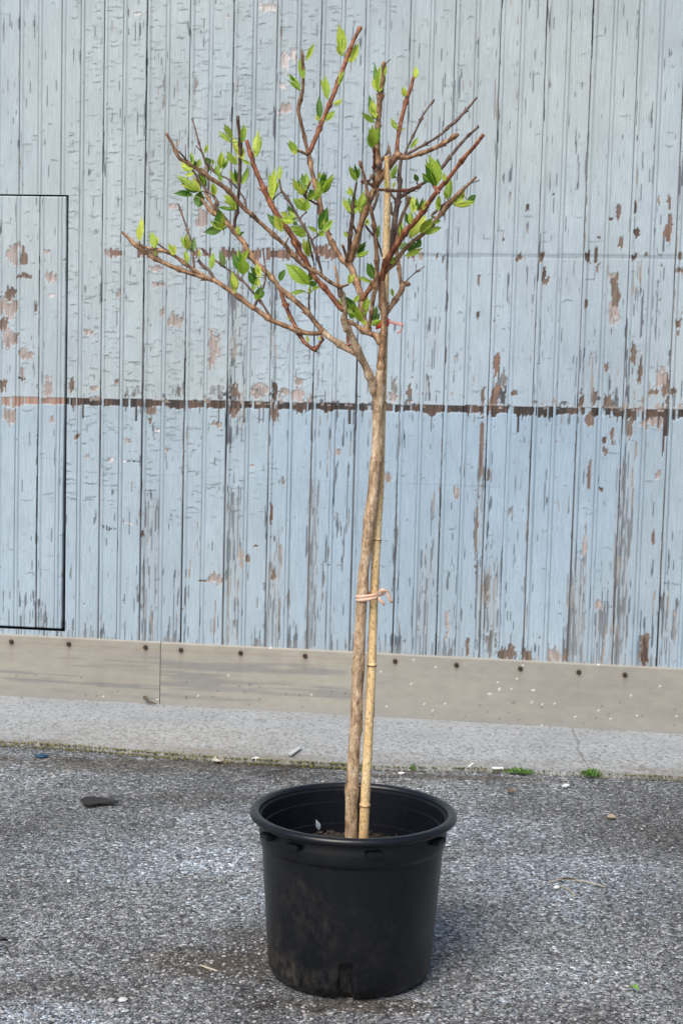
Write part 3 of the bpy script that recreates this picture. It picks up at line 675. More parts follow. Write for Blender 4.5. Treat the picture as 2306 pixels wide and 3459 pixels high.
# soil
SZ = .246; mb = MB(); n_ = 70; vs = []; fs = []
rs = pr(SZ) - .0148
for i in range(31):
    for k in range(n_):
        r = rs * i / 30; a = 2 * math.pi * k / n_; x = r * math.cos(a); y = r * math.sin(a)
        vs.append((PX + x, PY + y, SZ + .010 * (1 - (i / 30) ** 2) + random.uniform(-.003, .004)))
for i in range(30):
    for k in range(n_):
        k2 = (k + 1) % n_; fs.append((i * n_ + k, i * n_ + k2, (i + 1) * n_ + k2, (i + 1) * n_ + k))
mb.add(vs, fs)
for k in range(120):       # bark crumbs
    a = random.uniform(0, 6.28); r = rs * math.sqrt(random.random()) * .95
    d = Vector((random.uniform(-1, 1), random.uniform(-1, 1), random.uniform(-.2, .3))).normalized()
    box(mb, (PX + r * math.cos(a), PY + r * math.sin(a), SZ + .008), d, d.orthogonal().normalized(), d.cross(d.orthogonal()).normalized(), random.uniform(.003, .009), random.uniform(.002, .004), .0015)
mb.build('soil', M_soil, pot, False)

# ------------------------------------------------------------------ tree
CT = {'A': (380, 650, 2.6133), 'B': (900, 50, 1.96), 'C': (900, 600, 1.96), 'D': (500, 350, 3.136), 'E': (850, 950, 2.851), 'F': (1200, 200, 3.136),
      'G': (1100, 600, 3.136), 'H': (850, 500, 3.92), 'I': (700, 800, 3.136), 'J': (1150, 1250, 3.136), 'K': (1100, 1900, 2.475)}
def parse(txt):
    cur = None; out = []
    for tk in txt.split():
        if tk[0].isalpha(): cur = tk[0]; tk = tk[1:]
        q = tk.split(','); ox, oy, sc1 = CT[cur]
        out.append((ox + float(q[0]) / sc1, oy + float(q[1]) / sc1, float(q[2]) if len(q) > 2 else None))
    # fill radii
    last = out[0][2]
    res = []
    known = [i for i, p in enumerate(out) if p[2] is not None]
    for i, p in enumerate(out):
        if p[2] is not None: r = p[2]
        else:
            a = max(k for k in known if k < i); bs = [k for k in known if k > i]; b = bs[0] if bs else a
            r = out[a][2] if a == b else out[a][2] + (out[b][2] - out[a][2]) * (i - a) / (b - a)
        res.append((p[0], p[1], r))
    return res
tree = empty('young_tree', Vector((PX, PY, SZ)))
tag(tree, 'young tree with one bare trunk and a budding crown, growing in the black pot', 'tree')
TY = PY - .005
SK = []          # skeleton samples (u, v, depth, branch index)
BR = []
PXM = F          # px at 1 m
def to3(u, v, y): return P(u, v, y)
def make_branch(txt, dend, mat, name=None, attach=True, nodes=True, seg=10, dstart=None):
    pts = parse(txt)
    if attach and SK:
        u, v = pts[0][:2]; q = min(SK, key=lambda k: (k[0] - u) ** 2 + (k[1] - v) ** 2); y0 = q[2]
        if (q[0] - u) ** 2 + (q[1] - v) ** 2 < 60 ** 2 and ((q[0] - u) ** 2 + (q[1] - v) ** 2) > 3: pts = [(q[0], q[1], pts[0][2])] + pts
    else: y0 = TY
    if dstart is not None: y0 = TY + dstart
    L = [0]
    for a, b in zip(pts[:-1], pts[1:]): L.append(L[-1] + math.hypot(b[0] - a[0], b[1] - a[1]))
    P3 = []; RD = []
    y1 = TY + dend
    for (u, v, r), l in zip(pts, L):
        t = l / L[-1]; y = y0 + (y1 - y0) * t; p = to3(u, v, y); P3.append(p); RD.append(r * y / F * .86)
    path, rad = smoothpath(P3, RD, .006)
    # nodes: small swellings where buds sat
    mb = MB(); acc = 0; nxt = random.uniform(.03, .06); nodes_at = []
    for i in range(1, len(path)):
        acc += (path[i] - path[i - 1]).length
        if nodes and acc > nxt: nodes_at.append(i); nxt = acc + random.uniform(.045, .075)
    r2 = list(rad)
    for i in range(len(path)):
        for k in nodes_at:
            d = abs(i - k)
            if d < 2: r2[i] = rad[i] * (1.30 if d == 0 else 1.12) + (.0008 if d == 0 else 0)
    tube(mb, path, r2, seg, .09)
    for k in nodes_at:
        if 2 < k < len(path) - 2:
            t = (path[k + 1] - path[k - 1]).normalized(); sd_ = t.cross(Vector((random.uniform(-1, 1), random.uniform(-.6, .6), random.uniform(-1, 1)))).normalized()
            for sg in (-1, 1):
                ln = random.uniform(.004, .008); p0 = path[k] + sd_ * sg * rad[k] * .7
                tube(mb, [p0, p0 + (sd_ * sg + t * .6) * ln * .6, p0 + (sd_ * sg * .9 + t * 1.1) * ln], [max(.0012, rad[k] * .38), max(.0011, rad[k] * .3), .0004], 5)
    o = mb.build(name or ('branch' if max(r for _, _, r in pts) >= 5 else 'twig'), mat, tree)
    bi = len(BR); BR.append(dict(obj=o, leaves=MB()))
    for q in path: 
        # back to pixels
        d = q - CAM; z_ = d.dot(fwd); X = d.dot(rgt) / z_ * F; Y = -d.dot(upv) / z_ * F
        SK.append((1153 + X * cr_ - Y * sr_, 1729.5 + X * sr_ + Y * cr_, q.y, bi, q.x, q.z))
    return o
# trunk with uneven bark bulges
trunk_txt = 'K212,2560,23 212,2260,21.5 213,2000,21 217,1925,24 218,1890,24 224,1800,21.5 240,1500,20 252,1400,23 256,1370,23 262,1100,19.5 271,885,22.5 273,860,21 285,600,19 302,300,18.5 308,245,20.5 318,60,17.5 J278,1900,18.5 296,1640,19 302,1600,22 312,1540,20 345,1300,19.5 368,1000,20 382,950,23 386,910,20 392,600,18.5 398,300,20 394,240,23.5 392,180,24 402,120,20 414,60,15 422,0,13.5'
pts = parse(trunk_txt); P3 = [to3(u, v, TY + .0) for u, v, r in pts]; path, rad = smoothpath(P3, [r * TY / F for _, _, r in pts], .005)
mb = MB(); seg = 28; vs = []; fs = []
tube(mb, path, rad, seg)
vv = np.array(mb.v); cen = np.repeat(np.array([tuple(p) for p in path]), seg, 0)
ang = np.tile(np.arange(seg), len(path)); row = np.repeat(np.arange(len(path)), seg)
nn_ = 1 + .16 * (fbm(np.cos(ang * 2 * math.pi / seg) * 1.6 + 5, row * .22 + np.sin(ang * 2 * math.pi / seg) * 1.6, 140, 4) - .5)
nn_ += .07 * (vn(ang * .9, row * .8, 141) > .86)
vv[:len(cen)] = cen + (vv[:len(cen)] - cen) * nn_[:, None]
mb.v = [tuple(p) for p in vv]
tk = mb.build('trunk', M_trunk, tree); BR.append(dict(obj=tk, leaves=MB()))
for q in path[::2]:
    d = q - CAM; z_ = d.dot(fwd); X = d.dot(rgt) / z_ * F; Y = -d.dot(upv) / z_ * F
    SK.append((1153 + X * cr_ - Y * sr_, 1729.5 + X * sr_ + Y * cr_, q.y, 0, q.x, q.z))
mk = make_branch
# right leader
mk('J415,190,17 E1250,960,15 1245,760,14 1258,600,14.5 1272,440,12 1272,330,13 G603,1290,16 592,1180,16 588,1080,14', .0, M_brown, 'branch')
mk('G588,1090,12.5 640,890,12.5 760,700,12 850,560,12 980,420,10 1180,140,9.5 F1000,1240,7.5 1160,1030,8 1260,920,7 1355,795,7.5', -.16, M_red)
mk('G380,1300,9 440,1210,9 500,1130,10 575,1010,10', -.01, M_red)
mk('G600,1030,7 700,930,8 800,800,8 900,690,7 1050,580,6.5 1180,430,7 1310,270,11 1372,200,8.5 F1170,1350,5 1280,1240,4.5', -.08, M_brown)
mk('F1215,1312,2.4 1315,1280,1.8', -.08, M_dark)
mk('G1120,400,5 1220,310,6 1300,250,6', .0, M_dark)
mk('E1300,300,10 1400,150,9.5 1440,90,11 1455,30,11 1490,20,8 1515,30,7', .10, M_brown)
mk('G840,1105,2.3 940,1010,2 1050,935,1.6', .12, M_dark)
mk('G800,1130,8 790,1080,7 770,900,7 748,740,8 755,640,8 772,520,7 810,400,7 868,270,6 880,215,8 850,195,5', .12, M_brown)
# small forked link and second leader
mk('E1235,590,14 1190,520,13 1080,480,9.5 1000,420,8 915,375,9', .02, M_brown)
mk('E1130,450,6.5 G500,1300,8 535,1100,8.5 540,850,8.5 522,620,8 505,450,7 480,350,7 440,150,6 F100,1250,5.5 70,1160,4.5 45,1075,4.5', -.14, M_brown)
mk('G490,345,7 525,270,5.5 545,190,5 555,130,4', -.06, M_dark)
mk('G515,620,5 460,560,4.5 420,500,4 440,450,3', -.10, M_dark)
mk('G542,650,3.5 570,740,3 598,830,3', .0, M_dark)
mk('E1130,470,11 1080,360,11 1060,250,12 G385,1290,13 335,1130,13 272,960,13 235,905,16', .10, M_brown)
mk('G235,905,12 180,880,11 100,750,10 20,600,10 H1000,1080,10 930,900,10 900,720,11 845,500,9.5 790,280,8.5 755,90,9', .16, M_brown)
mk('B278,925,9 265,870,6.5 240,760,6.5 210,625,7.5 240,500,6 243,380,5.5 238,290,6.5 238,238,4.5', .10, M_brown)
mk('B285,910,8.5 305,860,9 370,700,8.5 430,560,8.5 490,400,8.5 530,290,9 580,160,7 622,78,7', .24, M_red)
mk('B268,922,6 230,905,5.5 190,893,5', .12, M_brown)
mk('G245,900,13 272,860,12 330,650,12.5 400,400,12.5 480,200,12.5 570,0,12.5 F330,1170,13 400,1070,13 445,1010,12 480,1030,13', .02, M_brown)
mk('F440,1000,10 450,830,7 490,620,7.5 540,430,8 590,290,6.5 612,190,6.5', .10, M_red)
mk('F480,1035,11 560,1040,8 640,1010,8 740,980,8.5 860,930,8 1000,850,8 1035,820,12 1085,795,7', -.10, M_brown)
mk('F545,1005,6 650,945,5.5 740,895,5 820,850,5 920,780,5 1000,700,5.5 1050,665,7 1170,540,4.5 1285,400,4.2', .05, M_dark)
mk('F520,1010,4.5 575,880,4.2 630,770,4.2 720,580,4 835,425,3.2', .12, M_dark)
mk('G222,850,6.5 200,780,5.5 175,710,5.5', .04, M_brown, nodes=False)
mk('G245,880,9 250,720,8 257,600,8.5 285,410,8 288,250,5.5 310,140,5 325,50,4', .06, M_dark)
mk('G330,590,5 305,540,4.5 285,490,4.5', .06, M_dark, nodes=False)
mk('F200,1340,12 255,1200,11 240,1050,10.5 235,880,10 240,700,9 250,540,11 262,390,11 285,250,7.5 300,60,6.5 300,20,5', -.04, M_brown)
mk('F195,1300,5 200,1120,5.5 200,940,6', -.06, M_red)
mk('F318,45,2.2 345,20,1.8 372,-2,1.8', -.04, M_dark, nodes=False)
mk('F150,1280,5.5 250,1120,5 350,970,4.5', .10, M_dark)
mk('F355,920,4.5 365,1000,4.5 372,1070,5', .05, M_brown, nodes=False)
mk('F60,1290,4 130,1310,6 180,1330,6', .0, M_red)
mk('G690,760,9 705,650,10 720,550,12 745,350,11 772,210,9 785,60,8 F465,1220,8 480,1080,6.5 F490,1040,6', .12, M_dark, attach=False, dstart=.05)
mk('G772,215,8 850,165,6.5 900,135,6 1060,40,6 F800,1250,6 925,1135,7 1010,1020,6 1100,910,6.5 1200,800,5 1300,715,5', .22, M_dark)
mk('F1295,715,3 1300,690,2', .22, M_dark, nodes=False)
mk('G545,125,6 630,128,5.5 700,138,6 850,132,6 940,110,6 1003,95,5', .12, M_red)
mk('G755,240,6 715,205,5.5 685,165,5', .10, M_dark, nodes=False)
mk('G735,420,6 700,380,5 690,320,4.5 G690,260,3', .12, M_dark)
# left leader
mk('J392,290,15 352,225,19 E1165,1000,18 1130,900,15 1080,790,14 1030,700,17 1010,650,15 960,520,12.5 910,430,13 885,370,14 900,300,11 885,200,10.5 860,100,9.5 I1410,620,10 1400,520,11', -.10, M_trunk, 'branch')
mk('E930,610,6 925,520,6 945,420,6', -.02, M_red, nodes=False)
mk('I1392,510,5.5 1370,400,4.8 1350,298,4.8', -.10, M_brown, nodes=False)
mk('I1400,530,8 1440,520,5 1490,505,4', -.12, M_brown)
mk('I1390,525,8 1300,475,8 1240,435,8 1180,385,7.5 1000,290,8 830,95,8.5 H450,1290,8 160,1030,8 0,880,7.5 D1130,1200,7.5 1020,1110,9 830,900,8.5 650,780,8.5 430,625,8 330,575,6.5 260,430,5.5 190,308,5.5', -.26, M_brown)
mk('E870,270,11 I1400,740,11 1260,560,10 1120,400,10.5 1040,250,10 900,40,9.5 H640,1340,10 480,1080,11 350,900,10.5 230,690,11.5 100,400,8.5 10,180,9.5 D1110,600,8.5 1075,500,7.5 1042,385,7.5', -.02, M_red)
mk('E1010,690,14 900,640,12 780,560,11.5 690,490,11.5', -.02, M_trunk, 'branch')
mk('E690,490,10 640,500,9.5 540,500,9 450,480,9.5 300,420,9.5 180,370,9.5 30,260,10 I480,750,10 300,610,9.5 80,460,9.5 A880,770,9 670,705,9 520,650,9 380,580,9 210,470,9 150,410,6 80,345,5', .02, M_brown)
mk('A850,760,7 700,670,7 550,560,6.5 450,515,6 300,485,5.5 215,450,6', .0, M_brown)
mk('A545,560,3.6 440,480,3.2 345,422,3', .02, M_dark)
mk('A725,690,4.5 710,560,4.2 685,400,4 630,240,3.2 580,100,3.4', .08, M_dark)
mk('A900,765,6 850,685,6 800,650,6 760,600,7', .04, M_dark)
mk('A1400,1110,5 1340,1010,4.5 1290,940,4.5 1150,780,4.5 1000,665,4.2 870,570,4 785,490,4.5', .08, M_dark)
mk('I490,750,6 530,670,5', .03, M_dark, nodes=False)
mk('E690,480,11 640,430,10.5 530,290,10 400,170,10 250,50,9 I740,500,9 640,385,9.5 500,250,11 400,100,11 A1180,470,11 1050,310,10 960,230,9 880,165,8.5 D660,1130,8 570,1010,5.5', .16, M_brown)
mk('A1030,270,6 960,190,6.5 900,120,6.5 D740,1060,7 690,970,6 620,920,6 560,830,5.5 500,740,5.5 430,640,5', .18, M_dark)
mk('D700,1110,6 640,1000,6 600,930,5', .17, M_brown)
mk('D640,910,3.6 640,800,3.4 620,680,3.6 590,560,4 555,470,3.6 510,300,3.2 468,158,3', .22, M_dark)
mk('D585,560,4.5 650,650,4.2 720,740,3.6 850,795,3.6 940,890,4', .12, M_dark)
mk('D560,500,3.6 530,470,2.6 508,440,2.2', .22, M_dark, nodes=False)
mk('D410,600,3.4 370,550,3.4 328,502,3.4', -.25, M_dark, nodes=False)
mk('D400,595,2 395,500,1.6 396,430,1.6', -.25, M_dark, nodes=False)
mk('A1075,320,6.5 1080,240,6.5 1105,150,6 D945,1080,6 965,880,6.5 975,670,7 975,400,6.5 950,180,6.5 952,125,4', .04, M_dark)
mk('D1040,1095,4 1020,1010,3.6 975,940,3.6', -.10, M_dark)
mk('I770,545,8 800,650,8 860,800,8 940,960,8 1020,1110,8 1080,1160,7 1145,1192,7 1200,1120,5.5 1225,1090,6 1205,1050,6', -.04, M_red)
mk('I1078,785,4.5 1075,690,3.8 1080,610,4', .0, M_dark)
mk('I1210,375,5 1170,230,5 1110,60,5 H790,1210,4.5 640,950,5.5 500,710,4.6 390,555,5 380,500,3 367,400,2.4', -.12, M_dark)
mk('H740,1130,2.6 770,1290,2.8 830,1560,2.6', -.06, M_dark)
mk('H640,930,3.2 680,880,3 725,848,3', -.10, M_dark, nodes=False)
mk('H800,1215,3.2 850,1170,3 880,1158,3', -.08, M_dark, nodes=False)
mk('H385,585,3 330,620,2.6 285,680,3', -.10, M_dark, nodes=False)
mk('H860,740,4.5 790,700,4.5 700,640,4.5 740,530,4.6 782,425,4.6', .06, M_brown)
mk('H440,1290,4 460,1240,3.2 485,1180,3', -.18, M_brown, nodes=False)
mk('I590,545,3.6 615,430,4.2 610,300,3.4 590,125,3', .08, M_dark)
mk('I850,760,4 865,705,3', -.03, M_red, nodes=False)
mk('G1115,30,5 1150,90,7 1190,150,8', -.12, M_red, nodes=False)
mk('F650,1310,3 655,1280,3 640,1240,2.4', .16, M_dark, nodes=False)

# leaves: base x,y, tip x,y, width (crop pixels), tone
leaf_txt = '''A240,430,262,205,58,L 238,430,210,300,30,L 370,490,348,335,66,M 375,490,405,380,46,L 380,560,375,480,30,L 545,555,485,445,42,L 545,555,550,450,34,L 530,520,505,445,28,L 660,512,650,352,60,L 650,500,600,370,38,M 715,512,715,385,52,P 660,625,635,505,50,M 768,570,765,495,32,L 870,672,890,520,62,M 985,652,945,500,60,P
A1155,722,1145,565,115,B 1140,610,1095,500,58,M 1140,612,1205,485,52,M 1130,690,1065,530,85,D 1080,875,1050,680,60,L 1092,842,1065,770,46,L 1270,812,1195,695,84,D 1292,752,1268,620,60,L 1270,730,1210,648,52,D 1270,830,1285,740,58,L 1290,942,1315,825,90,D 1290,942,1250,888,56,B 1250,862,1238,808,42,M 1475,782,1522,672,62,D 1365,712,1430,775,48,M
A980,332,935,135,118,D 965,322,798,350,86,D 978,322,855,250,58,M 1120,376,1108,285,48,M 1125,372,1168,345,26,D
D470,972,262,950,84,D 535,925,290,748,72,M 520,935,342,812,84,D 540,932,480,755,72,L 545,922,530,790,52,D 558,925,532,1105,128,D 470,700,335,605,86,L 485,732,385,765,50,L 440,705,345,650,60,L 475,642,455,500,50,M 505,662,460,580,76,D 530,672,550,575,56,L 595,522,640,418,50,M 660,645,605,565,76,D 690,642,683,575,32,L 640,722,625,595,58,D 600,862,535,690,58,M 612,872,590,750,50,D
D762,682,778,492,82,L 745,762,715,640,64,M 785,692,860,555,52,M 925,642,825,490,66,M 935,642,925,535,38,L 940,852,862,695,58,M 940,852,938,720,52,M 940,832,915,675,44,D 1000,852,1066,665,72,M 892,372,800,198,68,M 882,415,742,282,58,M 1000,412,1016,205,66,M 1012,592,892,350,108,L 1078,642,985,585,44,L 1145,562,1172,262,86,L 1130,500,1118,450,30,L 1310,1015,1345,665,92,L 1318,1010,1325,700,60,L 1382,805,1405,640,58,M 1300,925,1290,865,40,M 702,972,682,825,74,L 780,822,738,735,52,M 920,1112,782,955,82,L 932,1122,838,935,72,L 930,1122,715,1088,44,D 600,800,560,660,50,M
H405,1105,295,868,120,L 385,1092,198,855,98,D 562,962,478,735,88,D 562,922,488,822,74,M 562,970,365,928,108,M 482,902,375,842,72,L 718,1162,498,1025,132,M 560,1022,600,975,72,D 868,1112,725,1028,62,M 745,1432,680,1175,76,L 752,1432,742,1175,76,L 602,562,545,385,76,L 692,482,660,322,62,D 712,562,722,312,108,M 642,562,618,402,76,D 702,602,598,495,108,L 692,622,640,532,62,D 712,822,540,652,118,M 702,832,742,665,110,B 702,702,625,655,74,L 732,642,865,635,86,M 832,692,915,505,108,L 762,602,825,552,74,D 802,682,738,592,84,M 942,602,858,395,86,M 932,522,962,302,96,D 942,592,1086,322,96,M 962,452,992,332,62,D 892,402,902,302,50,L
H942,1102,1008,765,170,D 932,1112,1080,942,96,M 902,1092,935,892,76,D 902,1162,965,1092,84,B 972,1132,1075,1150,62,D 1385,432,1285,215,76,M 1392,402,1360,195,62,D 1402,402,1425,245,52,D 1332,632,1288,500,76,L 1312,622,1226,565,38,M 1302,852,1208,642,76,M 1302,872,1290,632,86,D 1382,862,1368,632,76,M 1422,842,1492,552,108,M 1442,762,1526,672,62,M 1422,862,1485,795,62,L 1262,1182,1218,1085,50,M 1402,1412,1515,1228,96,D 1382,1432,1566,1345,74,M
B197,917,148,825,54,M 202,917,158,898,32,L 245,422,213,282,44,M 221,497,136,385,44,M 265,297,318,180,38,L 501,257,474,52,74,L 505,270,458,198,32,L 560,312,613,178,46,L 550,312,562,268,26,L 476,462,513,362,28,M 470,462,463,420,34,D 401,557,385,392,52,M 445,592,508,556,34,L 350,692,345,532,44,D 395,702,454,630,44,M 346,702,328,656,28,L
B740,517,713,308,46,D 745,512,752,332,74,M 736,502,702,415,46,L 782,402,794,325,22,M 715,692,678,520,46,D 721,682,690,562,62,L 715,712,626,646,38,M 715,862,745,735,58,B 700,872,700,722,74,M 705,882,667,795,46,D 985,422,990,332,38,L 990,415,975,350,24,L 915,542,905,468,40,L 865,757,817,675,30,M 890,762,928,753,11,L 955,882,1003,806,30,M 1121,1132,1068,918,102,M 1136,1062,1132,945,50,D 1131,1112,1132,1025,58,B 1090,1102,1030,1045,62,D 1000,1102,978,1046,34,D
F942,1292,938,1192,48,L 985,1472,998,1240,94,M 972,1482,925,1375,38,L 1050,1542,1165,1322,76,D 1050,1552,1165,1370,88,L 1062,1552,1280,1500,72,M 1190,1502,1282,1432,70,D 880,1562,885,1432,62,M 602,1562,604,1442,72,L 380,1262,445,1102,62,M 380,1252,435,1238,26,D 240,1272,225,1182,38,M 330,1352,328,1272,28,L 400,1362,424,1285,34,L
G932,372,918,182,84,L 980,352,963,202,46,D 1000,362,1024,202,74,D 1032,342,1060,232,46,M 890,492,845,362,64,D 900,492,902,342,64,M 790,622,812,462,50,M 890,642,1065,390,130,L 1000,582,1138,412,108,M 1060,602,1236,522,72,M 1060,572,1165,485,74,D 1150,482,1220,445,38,M 890,802,932,632,96,D 960,742,1005,632,74,D 840,832,1036,740,68,L 880,762,890,672,40,D 780,752,865,685,72,P 770,732,802,692,38,L 545,642,562,482,44,M 430,502,440,412,50,M
G490,1112,325,1042,46,M 522,1072,435,892,110,D 240,1122,262,1002,50,L 250,1122,304,1014,44,L 710,1252,698,1162,38,M 690,912,745,826,60,M 290,1432,185,1240,130,D 290,1442,104,1280,62,M 390,1532,232,1272,96,L 400,1462,446,1242,86,M 300,1322,365,1232,56,M 300,1482,235,1435,72,D 500,1512,542,1342,56,D 510,1512,576,1434,62,D 480,1562,592,1502,72,M 410,1562,398,1492,64,L 1190,352,1192,182,60,M
I1075,502,824,280,156,M 1090,522,1078,365,76,D 1100,522,1156,465,72,D 1112,562,1200,526,60,M 1040,577,866,602,52,M 1085,602,1085,505,38,L 1070,1122,1048,1036,38,L 1190,1092,1178,1052,28,L 862,882,848,826,18,L 682,452,645,396,60,D 300,600,262,520,30,L'''
LC = {'L': (.62, .70, .11), 'M': (.37, .52, .06), 'D': (.075, .20, .02), 'B': (.29, .47, .02), 'P': (.28, .42, .17)}
NV, NU = 9, 6
def leaf(mb, A, B, width, face, fold, curl, col, wave=0.0):
    ax_ = B - A; L = ax_.length; t = ax_ / L; sd_ = t.cross(face).normalized(); nm = sd_.cross(t)
    vs = []; uv = []
    for i in range(NV + 1):
        q = i / NV; prof_ = (math.sin(math.pi * q ** .80) ** (.8 + .55 * q)) if 0 < q < 1 else 0
        prof_ = max(prof_, .07 * (1 - q))
        for j in range(NU + 1):
            u = 2 * j / NU - 1; x = u * prof_ * width / 2
            h = fold * abs(x) + curl * L * math.sin(math.pi * q) + wave * width * math.sin(q * 19 + u * 2) * abs(u)
            vs.append(A + t * (q * L) + sd_ * x * math.cos(fold * .6) + nm * h); uv.append((u, q))
    fs = []
    for i in range(NV):
        for j in range(NU):
            a = i * (NU + 1) + j; fs.append((a, a + 1, a + NU + 2, a + NU + 1))
    mb.add(vs, fs, uv, col)
SKA = np.array([(a[0], a[1]) for a in SK]); lr = random.Random(3)
cur = None; LEN = 0
for tk_ in leaf_txt.split():
    if tk_[0] in CT: cur = tk_[0]; tk_ = tk_[1:]
    q = tk_.split(','); x0, y0, x1, y1, wd = map(float, q[:5]); ox, oy, s1 = CT[cur]
    u0, v0, u1, v1, wd = ox + x0 / s1, oy + y0 / s1, ox + x1 / s1, oy + y1 / s1, wd / s1
    dd = (SKA[:, 0] - u0) ** 2 + (SKA[:, 1] - v0) ** 2; k = int(dd.argmin()); sk = SK[k]; dist = math.sqrt(dd[k])
    tone = q[5]; y = sk[2] + (.006 if tone == 'D' else -.008)
    A = P(u0, v0, y); ln = math.hypot(u1 - u0, v1 - v0) / F * y
    lean = lr.uniform(-.55, .45) * (1 if tone != 'D' else -1)
    B = P(u1, v1, y - ln * lean)
    face = Vector((lr.uniform(-.45, .45), -1, lr.uniform(-.1, .6))).normalized()
    cb = LC[tone]; v = lr.uniform(.85, 1.15); col = (cb[0] * v * lr.uniform(.9, 1.1), cb[1] * v, cb[2] * v, 1)
    mb = BR[sk[3]]['leaves']
    leaf(mb, A, B, wd / F * y * .98, face, lr.uniform(.25, .6) * (1 if lr.random() < .7 else -1), lr.uniform(-.08, .08), col, .02)
    if tone in 'LMD' and ln > .02:      # the partner leaves of the opening bud
        for kk in range(2 if ln > .032 and tone != 'D' else 1):
            v2 = lr.uniform(.8, 1.2); c2 = LC[lr.choice('LMM' if tone == 'L' else 'LMD')]
            side_ = (B - A).cross(Vector((0, -1, 0))).normalized() * ln * lr.uniform(.07, .20) * lr.choice((-1, 1))
            leaf(mb, A + Vector((0, lr.uniform(.001, .006), 0)), A.lerp(B, lr.uniform(.70, .97)) + side_ + Vector((0, lr.uniform(-.3, .5) * ln, 0)), wd / F * y * lr.uniform(.35, .60),
                 Vector((lr.uniform(-.8, .8), -1, lr.uniform(-.1, .6))).normalized(), lr.uniform(.4, .9), lr.uniform(-.12, .12), (c2[0] * v2, c2[1] * v2, c2[2] * v2, 1), .03)
    root = Vector((sk[4], sk[2], sk[5]))
    if (root - A).length > .002:      # stalk back to the twig
        tube(mb, [root, root.lerp(A, .5) + Vector((0, 0, .001)), A + (B - A) * .06], [.0014, .0011, .0009], 5, col=(.38, .44, .12, 1))
for b in BR:
    if b['leaves'].v: b['leaves'].build('leaves', M_leaf, b['obj'])

# bamboo stake
stake = empty('bamboo_stake', P(1228, 2870, TY + .01))
tag(stake, 'tan bamboo stake standing close beside the trunk and tied to it', 'stake')
sp_ = [(1226, 2890, 17, .0), (1228, 2813, 17, .0), (1233.5, 2688, 17, .0), (1239, 2587, 16.5, 0), (1247, 2425, 15.5, .004), (1255, 2263, 15, .008), (1256, 2222, 15.5, .010), (1261, 2060, 14.5, .014), (1266, 1950, 14.5, .016),
       (1274, 1795, 14, .02), (1283, 1650, 13.5, .024), (1290, 1400, 13, .03), (1297, 1150, 12.5, .03), (1301, 950, 12.5, .03), (1305, 800, 12.2, .03), (1307.5, 680, 11.5, .03), (1307, 600, 10.5, .03), (1305, 526, 7.5, .03)]
P3 = [P(u, v, TY + d) for u, v, r, d in sp_]; path, rad = smoothpath(P3, [r * TY / F for _, _, r, _ in sp_], .0035)
nodes_v = [P(0, v, TY).z for v in (2688, 2218, 1797, 1330, 985, 700, 560)]
for i, p in enumerate(path):
    for nz in nodes_v:
        dz_ = p.z - nz
        if abs(dz_) < .0026: rad[i] *= 1.13
        elif 0 < dz_ < .007: rad[i] *= .95
mb = MB(); tube(mb, path, rad, 18); mb.build('cane', M_bamb, stake)
for nz in nodes_v[:5]:
    i = min(range(len(path)), key=lambda k: abs(path[k].z - nz)); mb = MB()
    tube(mb, [path[i] - Vector((0, 0, .0014)), path[i], path[i] + Vector((0, 0, .0012))], [rad[i] * 1.02, rad[i] * 1.08, rad[i] * 1.01], 18); mb.build('joint_ring', M_brown, stake)

# tie tapes
def ribbon(mb, pts, wvec, hw, th=.0006):
    pts = [Vector(p) for p in pts]; n = len(pts); vs = []
    for i, p in enumerate(pts):
        t = (pts[min(i + 1, n - 1)] - pts[max(i - 1, 0)]).normalized(); w_ = wvec[i] if isinstance(wvec, list) else wvec
        nm = t.cross(w_).normalized()
        for a, b in ((-1, -1), (1, -1), (1, 1), (-1, 1)): vs.append(p + w_ * hw * a + nm * th * b)
    fs = [(0, 1, 2, 3), ((n - 1) * 4 + 3, (n - 1) * 4 + 2, (n - 1) * 4 + 1, (n - 1) * 4)]
    for i in range(n - 1):
        for k in range(4):
            k2 = (k + 1) % 4; fs.append((i * 4 + k, (i + 1) * 4 + k, (i + 1) * 4 + k2, i * 4 + k2))
    mb.add(vs, fs)
def loop_pts(u0, u1, v0, v1, y, ry):
    a = P(u0, v0, y); b = P(u1, v1, y); c_ = (a + b) / 2; h = (b - a) / 2; out = []
    for k in range(33):
        t = 2 * math.pi * k / 32; e = abs(math.sin(t)) ** .7 * (1 if math.sin(t) > 0 else -1)
        out.append(c_ + h * math.cos(t) - Vector((0, ry * e, 0)))
    return out
tape = empty('tie_tape', P(1240, 2015, TY)); tag(tape, 'pale peach tie tape wrapped around trunk and stake, knotted at the right', 'plant tie')
up_ = Vector((0, 0, 1))
mb = MB()
for dv, dr in ((-5, 0), (6, .0006)):
    ribbon(mb, loop_pts(1202, 1277, 2018 + dv + 2, 2010 + dv, TY + .004, .0185 + dr), up_, .0036)
mb.build('band', M_tape, tape)
def pk(x, y, k='K', y_=-.012): ox, oy, s1 = CT[k]; return P(ox + x / s1, oy + y / s1, TY + y_)
mb = MB()
def knotpath(cs, k, yo, step=.004):
    pp, _ = smoothpath([pk(x, y, k, yo + dz) for x, y, dz in cs], [1] * len(cs), step); return pp
vw = Vector((.3, .2, .9)).normalized(); vw2 = Vector((.9, .3, .3)).normalized()
ribbon(mb, knotpath([(430, 285, 0), (445, 240, -.004), (480, 228, -.008), (500, 245, -.004), (485, 265, 0), (450, 270, .002)], 'K', -.008), vw, .0034); mb.build('bow_loop', M_tape, tape)
mb = MB(); ribbon(mb, knotpath([(450, 270, -.002), (500, 230, -.006), (520, 255, -.002), (530, 300, -.004), (556, 338, -.002)], 'K', -.008), vw2, .0034); mb.build('tail', M_tape, tape)
